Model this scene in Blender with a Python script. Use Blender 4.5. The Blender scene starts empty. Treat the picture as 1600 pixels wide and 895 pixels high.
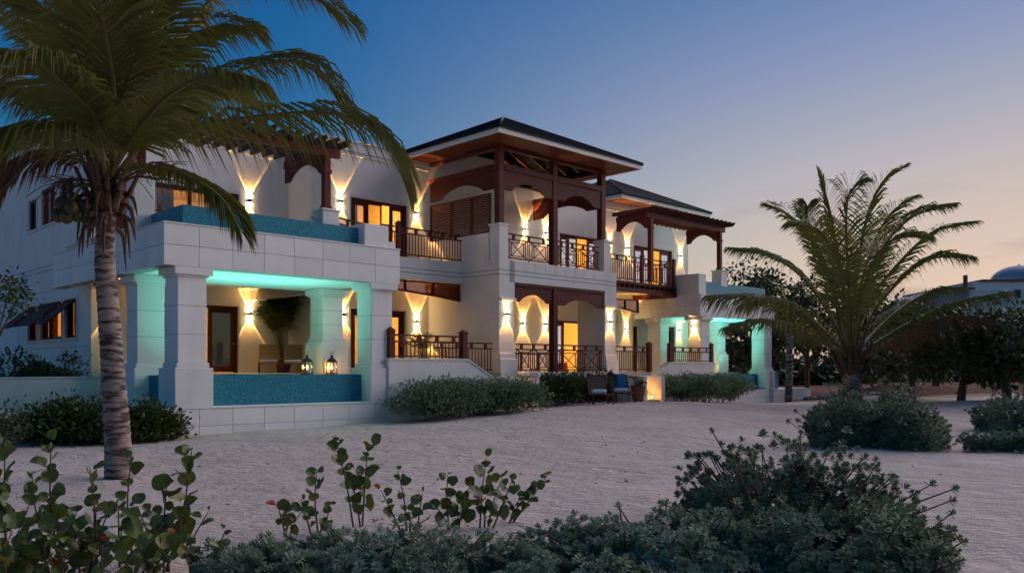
import bpy, bmesh, math, random
import numpy as np
from mathutils import Vector, Matrix
random.seed(7); RNG = np.random.default_rng(7)
R = math.radians
SC = bpy.context.scene
COL = SC.collection

# ---------------------------------------------------------------- camera
FPX, HX, HY, EZ = 1332.0, 800.0, 575.0, 1.62
cam_d = bpy.data.cameras.new('camera'); cam = bpy.data.objects.new('camera', cam_d); COL.objects.link(cam)
cam.location = (0, 0, EZ); cam.rotation_euler = (R(90), 0, 0)
cam_d.sensor_width = 36; cam_d.lens = FPX / 1600 * 36; cam_d.shift_y = (HY - 447.5) / 1600
cam_d.clip_start = .1; cam_d.clip_end = 3000
SC.camera = cam

# ---------------------------------------------------------------- sky, sun, exposure
SUN_EL, SUN_ROT = R(1.0), R(50)
world = bpy.data.worlds.new('World'); SC.world = world; world.use_nodes = True
wn, wl = world.node_tree.nodes, world.node_tree.links
bg = wn['Background']
sky = wn.new('ShaderNodeTexSky'); sky.sky_type = 'NISHITA'; sky.sun_disc = False
sky.sun_elevation = SUN_EL; sky.sun_rotation = SUN_ROT; sky.air_density = 1.0; sky.dust_density = .6; sky.ozone_density = 3.3
hs = wn.new('ShaderNodeHueSaturation'); hs.inputs['Saturation'].default_value = 1.05
# clear dusk blue from the sky model, eased in saturation, with a broad peach afterglow round the set sun
lum = wn.new('ShaderNodeRGBToBW'); wl.new(sky.outputs[0], lum.inputs[0])
k1 = wn.new('ShaderNodeMath'); k1.operation = 'MULTIPLY_ADD'; k1.inputs[1].default_value = .9; k1.inputs[2].default_value = 1; wl.new(lum.outputs[0], k1.inputs[0])
dv = wn.new('ShaderNodeVectorMath'); dv.operation = 'DIVIDE'; wl.new(sky.outputs[0], dv.inputs[0]); wl.new(k1.outputs[0], dv.inputs[1])
gm = wn.new('ShaderNodeGamma'); gm.inputs[1].default_value = 1.3; wl.new(dv.outputs[0], gm.inputs[0])
tint = wn.new('ShaderNodeMixRGB'); tint.blend_type = 'MULTIPLY'; tint.inputs[0].default_value = 1; tint.inputs[2].default_value = (.60, .89, .86, 1); wl.new(gm.outputs[0], tint.inputs[1])
tcg = wn.new('ShaderNodeTexCoord'); dz = wn.new('ShaderNodeSeparateXYZ'); wl.new(tcg.outputs['Generated'], dz.inputs[0])
flat = wn.new('ShaderNodeVectorMath'); flat.operation = 'MULTIPLY'; flat.inputs[1].default_value = (1, 1, 0); wl.new(tcg.outputs['Generated'], flat.inputs[0])
nm = wn.new('ShaderNodeVectorMath'); nm.operation = 'NORMALIZE'; wl.new(flat.outputs[0], nm.inputs[0])
dt = wn.new('ShaderNodeVectorMath'); dt.operation = 'DOT_PRODUCT'; dt.inputs[1].default_value = (math.sin(SUN_ROT), math.cos(SUN_ROT), 0); wl.new(nm.outputs[0], dt.inputs[0])
az = wn.new('ShaderNodeMapRange'); az.interpolation_type = 'SMOOTHSTEP'; az.inputs['From Min'].default_value = .38; az.inputs['From Max'].default_value = 1.0; wl.new(dt.outputs['Value'], az.inputs['Value'])
zz_ = wn.new('ShaderNodeMath'); zz_.operation = 'MULTIPLY'; wl.new(dz.outputs['Z'], zz_.inputs[0]); wl.new(dz.outputs['Z'], zz_.inputs[1])
ze = wn.new('ShaderNodeMath'); ze.operation = 'MULTIPLY'; ze.inputs[1].default_value = -1 / .29 ** 2; wl.new(zz_.outputs[0], ze.inputs[0])
ex = wn.new('ShaderNodeMath'); ex.operation = 'EXPONENT'; wl.new(ze.outputs[0], ex.inputs[0])
gf = wn.new('ShaderNodeMath'); gf.operation = 'MULTIPLY'; wl.new(ex.outputs[0], gf.inputs[0]); wl.new(az.outputs[0], gf.inputs[1])
gl = wn.new('ShaderNodeMixRGB'); gl.inputs[2].default_value = (1.05, .77, .62, 1); wl.new(gf.outputs[0], gl.inputs[0]); wl.new(tint.outputs[0], gl.inputs[1])
wl.new(gl.outputs[0], hs.inputs['Color'])
# thin evening cloud streaks low over the horizon
tc = wn.new('ShaderNodeTexCoord'); mp = wn.new('ShaderNodeMapping'); mp.inputs['Scale'].default_value = (2.2, 2.2, 17)
nz = wn.new('ShaderNodeTexNoise'); nz.inputs['Scale'].default_value = 1.6; nz.inputs['Detail'].default_value = 5
cr = wn.new('ShaderNodeValToRGB'); cr.color_ramp.elements[0].position = .56; cr.color_ramp.elements[1].position = .68
sx = wn.new('ShaderNodeSeparateXYZ'); mr = wn.new('ShaderNodeMapRange')
mr.inputs['From Min'].default_value = .04; mr.inputs['From Max'].default_value = .22; mr.inputs['To Min'].default_value = .75; mr.inputs['To Max'].default_value = 0
mu = wn.new('ShaderNodeMath'); mu.operation = 'MULTIPLY'
mx = wn.new('ShaderNodeMixRGB'); mx.blend_type = 'MULTIPLY'; mx.inputs['Color2'].default_value = (.45, .47, .58, 1)
wl.new(tc.outputs['Generated'], mp.inputs['Vector']); wl.new(mp.outputs[0], nz.inputs['Vector']); wl.new(nz.outputs['Fac'], cr.inputs['Fac'])
wl.new(tc.outputs['Generated'], sx.inputs[0]); wl.new(sx.outputs['Z'], mr.inputs['Value'])
wl.new(cr.outputs['Color'], mu.inputs[0]); wl.new(mr.outputs[0], mu.inputs[1]); wl.new(mu.outputs[0], mx.inputs['Fac'])
wl.new(hs.outputs['Color'], mx.inputs['Color1']); wl.new(mx.outputs[0], bg.inputs['Color'])
bg.inputs['Strength'].default_value = .12
sun_d = bpy.data.lights.new('sun', 'SUN'); sun_d.energy = .62; sun_d.angle = R(100); sun_d.color = (1, .87, .88)
sun = bpy.data.objects.new('sun', sun_d); COL.objects.link(sun)
sun.rotation_euler = Vector((-math.sin(SUN_ROT) * math.cos(R(12)), -math.cos(SUN_ROT) * math.cos(R(12)), -math.sin(R(12)))).to_track_quat('-Z', 'Y').to_euler()
VS = SC.view_settings; VS.view_transform = 'Standard'; VS.look = 'None'; VS.exposure = 2.75; VS.gamma = 1; VS.use_curve_mapping = False
SC.cycles.use_denoising = True; SC.cycles.max_bounces = 6; SC.cycles.diffuse_bounces = 3; SC.cycles.transparent_max_bounces = 12
SC.cycles.caustics_reflective = False; SC.cycles.caustics_refractive = False; SC.cycles.sample_clamp_indirect = 4

# ---------------------------------------------------------------- frames of reference
ANG = R(44.19)
U = np.array([math.cos(ANG), math.sin(ANG)]); V = np.array([-math.sin(ANG), math.cos(ANG)])
C0 = np.array([(256 - HX) / FPX * 20, 20.0])
def W(s, t, z=0.0):
    p = C0 + s * U + t * V
    return Vector((p[0], p[1], z))
def at(px, py, d):
    return Vector(((px - HX) / FPX * d, d, EZ + (HY - py) / FPX * d))

# ---------------------------------------------------------------- materials
MATS = {}
def mat(name, col, rough=.6, metal=0, noise=None, bump=None, rand=0, spec=.4, trans=0, extra=None):
    """principled; noise=(scale, amount, col2); bump=(scale, strength); rand = per-object brightness spread"""
    if name in MATS: return MATS[name]
    m = bpy.data.materials.new(name); m.use_nodes = True; MATS[name] = m
    n, l = m.node_tree.nodes, m.node_tree.links
    b = n['Principled BSDF']; b.inputs['Roughness'].default_value = rough; b.inputs['Metallic'].default_value = metal
    b.inputs['Specular IOR Level'].default_value = spec
    c = n.new('ShaderNodeRGB'); c.outputs[0].default_value = (*col, 1); out = c.outputs[0]
    co = n.new('ShaderNodeTexCoord')
    if noise:
        t = n.new('ShaderNodeTexNoise'); t.inputs['Scale'].default_value = noise[0]; t.inputs['Detail'].default_value = 6; t.inputs['Roughness'].default_value = .65
        mpn = n.new('ShaderNodeMapping'); mpn.inputs['Scale'].default_value = noise[3] if len(noise) > 3 else (1, 1, 1)
        l.new(co.outputs['Object'], mpn.inputs[0]); l.new(mpn.outputs[0], t.inputs['Vector'])
        r = n.new('ShaderNodeValToRGB'); r.color_ramp.elements[0].position = .35; r.color_ramp.elements[1].position = .68
        l.new(t.outputs['Fac'], r.inputs[0])
        f = n.new('ShaderNodeMath'); f.operation = 'MULTIPLY'; f.inputs[1].default_value = noise[1]; l.new(r.outputs[0], f.inputs[0])
        x = n.new('ShaderNodeMixRGB'); x.inputs['Color2'].default_value = (*noise[2], 1)
        l.new(f.outputs[0], x.inputs['Fac']); l.new(out, x.inputs['Color1']); out = x.outputs[0]
    if rand:
        oi = n.new('ShaderNodeObjectInfo'); q = n.new('ShaderNodeMapRange'); q.inputs['To Min'].default_value = 1 - rand; q.inputs['To Max'].default_value = 1 + rand
        l.new(oi.outputs['Random'], q.inputs['Value'])
        hv = n.new('ShaderNodeHueSaturation'); l.new(q.outputs[0], hv.inputs['Value']); l.new(out, hv.inputs['Color']); out = hv.outputs[0]
    l.new(out, b.inputs['Base Color'])
    if bump:
        t2 = n.new('ShaderNodeTexNoise'); t2.inputs['Scale'].default_value = bump[0]; t2.inputs['Detail'].default_value = 5
        l.new(co.outputs['Object'], t2.inputs['Vector'])
        bp = n.new('ShaderNodeBump'); bp.inputs['Strength'].default_value = bump[1]; bp.inputs['Distance'].default_value = .02
        l.new(t2.outputs['Fac'], bp.inputs['Height']); l.new(bp.outputs[0], b.inputs['Normal'])
    if trans:
        tr = n.new('ShaderNodeBsdfTranslucent'); l.new(out, tr.inputs['Color'])
        ms = n.new('ShaderNodeMixShader'); ms.inputs[0].default_value = trans
        l.new(b.outputs[0], ms.inputs[1]); l.new(tr.outputs[0], ms.inputs[2]); l.new(ms.outputs[0], n['Material Output'].inputs['Surface'])
    return m
def weather(m, amt=.10):
    # grey run-off streaks and blotches of age, uneven in width
    n, l = m.node_tree.nodes, m.node_tree.links; co = n.new('ShaderNodeTexCoord'); b = n['Principled BSDF']; src = b.inputs['Base Color'].links[0].from_socket
    for sc_, st_, lo_ in ((2.6, (1, 1, .12), .52), (.9, (1, 1, 1), .5)):
        mp_ = n.new('ShaderNodeMapping'); mp_.inputs['Scale'].default_value = st_; t = n.new('ShaderNodeTexNoise'); t.inputs['Scale'].default_value = sc_; t.inputs['Detail'].default_value = 7; l.new(co.outputs['Object'], mp_.inputs[0]); l.new(mp_.outputs[0], t.inputs['Vector'])
        r = n.new('ShaderNodeMapRange'); r.inputs['From Min'].default_value = lo_; r.inputs['From Max'].default_value = .75; r.inputs['To Max'].default_value = amt * 2; l.new(t.outputs['Fac'], r.inputs['Value'])
        x = n.new('ShaderNodeMixRGB'); x.inputs[2].default_value = (.42, .39, .35, 1); l.new(r.outputs[0], x.inputs[0]); l.new(src, x.inputs[1]); src = x.outputs[0]
    l.new(src, b.inputs['Base Color'])
def emis(name, col, strength):
    if name in MATS: return MATS[name]
    m = bpy.data.materials.new(name); m.use_nodes = True; MATS[name] = m
    n, l = m.node_tree.nodes, m.node_tree.links
    e = n.new('ShaderNodeEmission'); e.inputs[0].default_value = (*col, 1); e.inputs[1].default_value = strength
    l.new(e.outputs[0], n['Material Output'].inputs['Surface']); return m
def glassy(name, col, gloss, tcol=(1, 1, 1)):
    """thin pane or water skin: lets light straight through and mirrors a little"""
    m = bpy.data.materials.new(name); m.use_nodes = True; MATS[name] = m
    n, l = m.node_tree.nodes, m.node_tree.links
    t = n.new('ShaderNodeBsdfTransparent'); t.inputs[0].default_value = (*tcol, 1)
    g = n.new('ShaderNodeBsdfGlossy'); g.inputs['Roughness'].default_value = .04; g.inputs[0].default_value = (*col, 1)
    fr = n.new('ShaderNodeFresnel'); fr.inputs[0].default_value = 1.45
    ad = n.new('ShaderNodeMath'); ad.operation = 'MULTIPLY_ADD'; ad.inputs[1].default_value = gloss; ad.inputs[2].default_value = .04
    ms = n.new('ShaderNodeMixShader'); l.new(fr.outputs[0], ad.inputs[0]); l.new(ad.outputs[0], ms.inputs[0])
    l.new(t.outputs[0], ms.inputs[1]); l.new(g.outputs[0], ms.inputs[2]); l.new(ms.outputs[0], n['Material Output'].inputs['Surface'])
    return m
STUCCO = mat('stucco', (.80, .76, .70), .85, noise=(.6, .35, (.72, .68, .62)), bump=(60, .25))
PANEL = mat('stone_panel', (.80, .77, .73), .7, noise=(2.5, .35, (.72, .69, .65)), bump=(40, .2), rand=.06)
weather(STUCCO); weather(PANEL, .08)
JOINT = mat('joint', (.34, .33, .31), .9)
TRIM = mat('white_trim', (.72, .69, .63), .6, noise=(2, .3, (.6, .57, .52)))
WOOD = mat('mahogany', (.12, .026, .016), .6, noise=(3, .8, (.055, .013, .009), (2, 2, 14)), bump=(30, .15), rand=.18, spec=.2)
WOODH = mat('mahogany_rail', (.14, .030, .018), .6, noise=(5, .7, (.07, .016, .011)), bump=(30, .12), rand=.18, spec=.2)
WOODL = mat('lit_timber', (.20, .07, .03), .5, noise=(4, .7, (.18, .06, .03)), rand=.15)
SLATE = mat('roof_slate', (.022, .026, .040), .75, noise=(7, .7, (.012, .014, .022)), bump=(14, .6), spec=.15)
FLOOR = mat('deck_stone', (.52, .46, .38), .5, noise=(2, .4, (.42, .37, .3)))
ROOMW = mat('room_plaster', (.72, .56, .30), .8, noise=(1, .2, (.64, .48, .25)))
CURT = mat('curtain', (.55, .42, .22), .9, bump=(9, .6))
BACKING = mat('light_block_grey', (.30, .29, .27), .3, noise=(3, .5, (.2, .19, .18), (6, 6, .4)))  # grey of the added light-blocking panels, imitating dim reflecting glass
GLASS = glassy('pane_glass', (.9, .93, 1), .9, (.86, .88, .9))
BRONZE = glassy('bronze_glass', (.8, .6, .5), .5, (.30, .17, .09))
WATER = glassy('water_skin', (.75, .95, 1), 1.0, (.55, .93, .9))
METAL = mat('dark_metal', (.05, .047, .045), .4, .7)
CHROME = mat('pale_metal', (.6, .58, .55), .3, .9)
FABRIC = mat('sling_fabric', (.17, .115, .08), .9, bump=(80, .3))
TAN = mat('woven_tan', (.34, .20, .09), .85, bump=(90, .4))
TOWEL = mat('white_towel', (.74, .73, .76), .95, bump=(60, .5))
BLUE = mat('blue_towel', (.02, .17, .34), .95, bump=(60, .5))
CLAY = mat('terracotta', (.30, .12, .07), .8, noise=(6, .5, (.2, .08, .05)))
def tile_mat():
    m = mat('pool_mosaic', (.02, .15, .22), .5, spec=.2); n, l = m.node_tree.nodes, m.node_tree.links
    co = n.new('ShaderNodeTexCoord'); vo = n.new('ShaderNodeTexVoronoi'); vo.inputs['Scale'].default_value = 55
    l.new(co.outputs['Object'], vo.inputs['Vector'])
    cr_ = n.new('ShaderNodeValToRGB'); e = cr_.color_ramp.elements
    e[0].position = .1; e[0].color = (.01, .12, .18, 1); e[1].position = .9; e[1].color = (.035, .27, .35, 1)
    sp = n.new('ShaderNodeSeparateColor'); l.new(vo.outputs['Color'], sp.inputs[0]); l.new(sp.outputs[0], cr_.inputs[0])
    l.new(cr_.outputs[0], n['Principled BSDF'].inputs['Base Color']); return m
TILE = tile_mat()
LEAF_PALM = mat('palm_leaf', (.125, .145, .026), .5, noise=(1.2, .7, (.17, .13, .03)), trans=.35, rand=.1)
LEAF_DEAD = mat('dry_palm_leaf', (.16, .075, .03), .7, noise=(2, .6, (.09, .04, .02)), trans=.2)
RACHIS = mat('frond_stalk', (.17, .15, .05), .5, noise=(2, .5, (.12, .07, .03)))
def trunk_mat():
    m = mat('palm_bark', (.26, .20, .16), .9); n, l = m.node_tree.nodes, m.node_tree.links
    co = n.new('ShaderNodeTexCoord'); nz_ = n.new('ShaderNodeTexNoise'); mp_ = n.new('ShaderNodeMapping'); mp_.inputs['Scale'].default_value = (2.2, 2.2, 10)
    nz_.inputs['Scale'].default_value = 1.6; nz_.inputs['Detail'].default_value = 7
    l.new(co.outputs['Object'], mp_.inputs[0]); l.new(mp_.outputs[0], nz_.inputs[0])
    r = n.new('ShaderNodeValToRGB'); e = r.color_ramp.elements; e[0].position = .42; e[0].color = (.055, .038, .033, 1); e[1].position = .56; e[1].color = (.31, .235, .20, 1)
    l.new(nz_.outputs['Fac'], r.inputs[0]); l.new(r.outputs[0], n['Principled BSDF'].inputs['Base Color'])
    bp = n.new('ShaderNodeBump'); bp.inputs['Strength'].default_value = .6; bp.inputs['Distance'].default_value = .03
    l.new(nz_.outputs['Fac'], bp.inputs['Height']); l.new(bp.outputs[0], n['Principled BSDF'].inputs['Normal']); return m
BARK_P = trunk_mat()
BARK = mat('bark', (.14, .095, .07), .9, noise=(6, .7, (.07, .05, .04)), bump=(12, .8))
FIBRE = mat('palm_fibre', (.15, .085, .05), .95, noise=(8, .8, (.06, .035, .025)), bump=(20, 1))
COCO = mat('coconut_skin', (.06, .055, .016), .5, noise=(4, .6, (.04, .03, .012)))
SILVER = mat('silver_leaf', (.30, .36, .26), .7, noise=(1.6, .8, (.17, .22, .12)), trans=.15, rand=.12)
SILVER_D = mat('grey_green_leaf', (.19, .26, .16), .6, noise=(1.6, .8, (.13, .165, .08)), trans=.15, rand=.1)
GRAPE_ST = mat('sea_grape_stem', (.12, .075, .05), .8)
HEDGE = mat('hedge_leaf', (.075, .105, .022), .45, noise=(1.5, .7, (.03, .05, .016)), trans=.2)
DARKL = mat('dark_leaf', (.065, .092, .03), .5, noise=(.6, .7, (.045, .055, .02)), trans=.2)
POTP = mat('house_palm_leaf', (.055, .10, .028), .5, trans=.25)

# ---------------------------------------------------------------- mesh helpers
def link(name, me, m=None, parent=None, loc=None, rot=None, scale=None):
    o = bpy.data.objects.new(name, me); COL.objects.link(o)
    if m is not None and me is not None and len(me.materials) == 0: me.materials.append(m)
    if parent is not None: o.parent = parent
    if loc is not None: o.location = loc
    if rot is not None: o.rotation_euler = rot
    if scale is not None: o.scale = scale
    return o
def tag(o, label=None, cat=None, group=None, kind=None):
    if label: o['label'] = label
    if cat: o['category'] = cat
    if group: o['group'] = group
    if kind: o['kind'] = kind
    return o
def empty(name, loc=(0, 0, 0), rz=0.0, parent=None):
    o = bpy.data.objects.new(name, None); COL.objects.link(o); o.location = loc; o.rotation_euler = (0, 0, rz); o.empty_display_size = .2
    if parent is not None: o.parent = parent
    return o
def pymesh(name, v, f, smooth=False):
    me = bpy.data.meshes.new(name); me.from_pydata([tuple(map(float, p)) for p in v], [], f); me.update()
    if smooth: me.polygons.foreach_set('use_smooth', [True] * len(me.polygons))
    return me
def npmesh(name, v, f, smooth=False):
    """v (n,3) array, f (m,k) array of equal-sized faces"""
    me = bpy.data.meshes.new(name); v = np.asarray(v, np.float32); f = np.asarray(f, np.int32)
    me.vertices.add(len(v)); me.vertices.foreach_set('co', v.ravel())
    k = f.shape[1]; me.loops.add(f.size); me.loops.foreach_set('vertex_index', f.ravel())
    me.polygons.add(len(f)); me.polygons.foreach_set('loop_start', np.arange(0, f.size, k, dtype=np.int32))
    if smooth: me.polygons.foreach_set('use_smooth', np.ones(len(f), bool))
    me.update(calc_edges=True); me.validate(); return me
BOXF = [(0, 3, 2, 1), (4, 5, 6, 7), (0, 1, 5, 4), (1, 2, 6, 5), (2, 3, 7, 6), (3, 0, 4, 7)]
def boxverts(a):
    s0, s1, t0, t1, z0, z1 = a
    return [(s0, t0, z0), (s1, t0, z0), (s1, t1, z0), (s0, t1, z0), (s0, t0, z1), (s1, t0, z1), (s1, t1, z1), (s0, t1, z1)]
def boxes_mesh(name, bl, bevel=.012):
    bm = bmesh.new()
    for a in bl:
        vs = [bm.verts.new(p) for p in boxverts(a)]
        for f in BOXF: bm.faces.new([vs[i] for i in f])
    if bevel:
        bmesh.ops.bevel(bm, geom=list(bm.edges), offset=bevel, segments=1, affect='EDGES', clamp_overlap=True)
    me = bpy.data.meshes.new(name); bm.to_mesh(me); bm.free(); return me
def boxes(name, bl, m, parent=None, bevel=.012):
    return link(name, boxes_mesh(name, bl, bevel), m, parent)
BOXCACHE = {}
def cbox(name, dims, m, parent, loc, rot=None, bevel=.004):
    """shared centred box of dims at loc"""
    k = (round(dims[0], 4), round(dims[1], 4), round(dims[2], 4), m.name, bevel)
    if k not in BOXCACHE:
        x, y, z = dims
        BOXCACHE[k] = boxes_mesh(name, [(-x / 2, x / 2, -y / 2, y / 2, -z / 2, z / 2)], bevel)
        BOXCACHE[k].materials.append(m)
    return link(name, BOXCACHE[k], None, parent, loc, rot)
def prism(name, poly, axis, d0, d1, m, parent=None):
    """poly (a,z) list extruded; axis 's': a runs along s, extruded in t from d0 to d1; axis 't': a runs along t, extruded in s"""
    n = len(poly); v = []
    for d in (d0, d1):
        for a, z in poly: v.append((a, d, z) if axis == 's' else (d, a, z))
    f = [tuple(range(n)), tuple(range(2 * n - 1, n - 1, -1))] + [(i, n + i, n + (i + 1) % n, (i + 1) % n) for i in range(n)]
    me = pymesh(name, v, f); bm = bmesh.new(); bm.from_mesh(me); bmesh.ops.recalc_face_normals(bm, faces=bm.faces); bm.to_mesh(me); bm.free()
    return link(name, me, m, parent)
def tube_np(pts, rad, n=7):
    pts = [Vector(p) for p in pts]; v = []; f = []
    for i, p in enumerate(pts):
        d = (pts[min(i + 1, len(pts) - 1)] - pts[max(i - 1, 0)]).normalized()
        ref = Vector((0, 0, 1)) if abs(d.z) < .9 else Vector((1, 0, 0))
        x = d.cross(ref).normalized(); y = d.cross(x)
        r = rad[i] if hasattr(rad, '__len__') else rad
        for k in range(n):
            a = 2 * math.pi * k / n; v.append(p + x * math.cos(a) * r + y * math.sin(a) * r)
    for i in range(len(pts) - 1):
        for k in range(n):
            f.append((i * n + k, i * n + (k + 1) % n, (i + 1) * n + (k + 1) % n, (i + 1) * n + k))
    f.append(tuple(range(n - 1, -1, -1))); f.append(tuple(range((len(pts) - 1) * n, len(pts) * n)))
    return v, f
def tubes(name, specs, m, parent=None, n=7, smooth=True):
    V_, F_ = [], []
    for pts, rad in specs:
        v, f = tube_np(pts, rad, n); o = len(V_); V_ += v; F_ += [tuple(i + o for i in q) for q in f]
    return link(name, pymesh(name, V_, F_, smooth), m, parent)
def lathe(name, prof, m, parent=None, n=20, loc=None):
    v = []; f = []
    for r, z in prof:
        for k in range(n): v.append((r * math.cos(2 * math.pi * k / n), r * math.sin(2 * math.pi * k / n), z))
    for i in range(len(prof) - 1):
        for k in range(n): f.append((i * n + k, i * n + (k + 1) % n, (i + 1) * n + (k + 1) % n, (i + 1) * n + k))
    f.append(tuple(range(n - 1, -1, -1))); f.append(tuple(range((len(prof) - 1) * n, len(prof) * n)))
    return link(name, pymesh(name, v, f, True), m, parent, loc)
def bez(pts, n):
    """Catmull-Rom through 3-D points, n samples"""
    P = [Vector(p) for p in pts]; P = [P[0] * 2 - P[1]] + P + [P[-1] * 2 - P[-2]]; out = []
    segs = len(P) - 3
    for i in range(n):
        x = i / (n - 1) * segs; k = min(int(x), segs - 1); u = x - k
        a, b, c, d = P[k], P[k + 1], P[k + 2], P[k + 3]
        out.append(.5 * ((2 * b) + (c - a) * u + (2 * a - 5 * b + 4 * c - d) * u * u + (3 * b - a - 3 * c + d) * u ** 3))
    return out
def unit(a): return a / (np.linalg.norm(a, axis=-1, keepdims=True) + 1e-9)
def leaves_mesh(name, P, D, N, L, Wd, fold=.25, droop=.0, mid=.45):
    """leaf blades: base P, direction D, blade normal N; 5 verts, 4 tris each (folded on the midrib, tip drooping)"""
    n = len(P); D = unit(D); S = unit(np.cross(D, N)); N = unit(np.cross(S, D))
    L = np.broadcast_to(np.asarray(L, float), (n,))[:, None]; Wd = np.broadcast_to(np.asarray(Wd, float), (n,))[:, None]
    c = P + D * L * mid; tip = P + D * L - np.array([0, 0, 1.]) * L * droop
    l = c + S * Wd * .5 + N * Wd * fold; r = c - S * Wd * .5 + N * Wd * fold
    v = np.stack([P, l, c, r, tip], 1).reshape(-1, 3)
    i = (np.arange(n) * 5)[:, None]
    f = np.concatenate([i + np.array([0, 2, 1]), i + np.array([0, 3, 2]), i + np.array([1, 2, 4]), i + np.array([2, 3, 4])], 0)
    return npmesh(name, v, f)
def rand_unit(n):
    a = RNG.normal(size=(n, 3)); return unit(a)

# ---------------------------------------------------------------- ground
def zpt(px, py, z):
    k = (z - EZ) * FPX / (HY - py); return ((px - HX) / FPX * k, k, z)
GC = [W(s, t, z) for s, t, z in ((0, 0, -.01), (3, -.1, .02), (6.85, -.1, .09), (9, -.6, .2), (12.8, -.1, .27), (11, -2.5, .3), (14, -1.7, .40), (16.4, -1.2, .40), (20, 0, .28), (23.5, .8, .12),
     (28, 1.8, -.1), (32, 2, -.18), (37, 1.8, -.18), (-2, 4, 0), (3, -5, .06), (9, -7, .15), (20, -7, .15), (28, -4, 0))]
GC += [Vector(p) for p in (zpt(185, 750, 0), (-14, 16, 0), (0, 7, 0), (-6, 6, 0), (5, 8, .02), (9, 14, .08), (14, 20, .05), (7, 17, .08), (0, 14, .05), (0, 0, 0), (-8, 0, 0), (8, 2, 0), (18, 30, .45), (24, 36, .55), (15.5, 37, .5), (20, 44, .75), (30, 40, .5), (40, 60, .6), (0, 90, .5), (-40, 60, .3), (60, 20, .2), (-40, 10, 0), (0, -20, 0), (30, 0, 0))]
GCX = np.array([[p[0], p[1]] for p in GC]); GCZ = np.array([p[2] for p in GC])
def ground(x, y):
    x = np.asarray(x, float); y = np.asarray(y, float)
    d2 = (x[..., None] - GCX[:, 0]) ** 2 + (y[..., None] - GCX[:, 1]) ** 2 + .6
    w = 1 / d2 ** 1.6
    return (w * GCZ).sum(-1) / w.sum(-1)
def gz(p): return float(ground(p[0], p[1]))
def lumps(x, y):
    near = np.clip(1 - (np.hypot(x, y) - 10) / 40, 0, 1)
    return near * (.02 * np.sin(x * 1.7 + .8 * np.sin(y * 1.1)) * np.sin(y * 1.3 + x * .4) + .012 * np.sin(x * 4.1 + 1.3 * np.sin(y * 2.3)) * np.sin(y * 3.7 - x * 1.1))
def make_sand():
    gx = np.concatenate([np.linspace(-900, -41, 24), np.linspace(-40, 40, 321), np.linspace(41, 900, 24)])
    gy = np.concatenate([np.linspace(-300, -6, 12), np.linspace(-5, 60, 261), np.linspace(62, 1500, 30)])
    X, Y = np.meshgrid(gx, gy); Z = ground(X, Y) + lumps(X, Y)
    v = np.stack([X, Y, Z], -1).reshape(-1, 3); nx, ny = len(gx), len(gy)
    i = np.arange((ny - 1) * nx).reshape(ny - 1, nx)[:, :-1].ravel()
    return link('sand', npmesh('sand', v, np.stack([i, i + 1, i + nx + 1, i + nx], 1), True))
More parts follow.
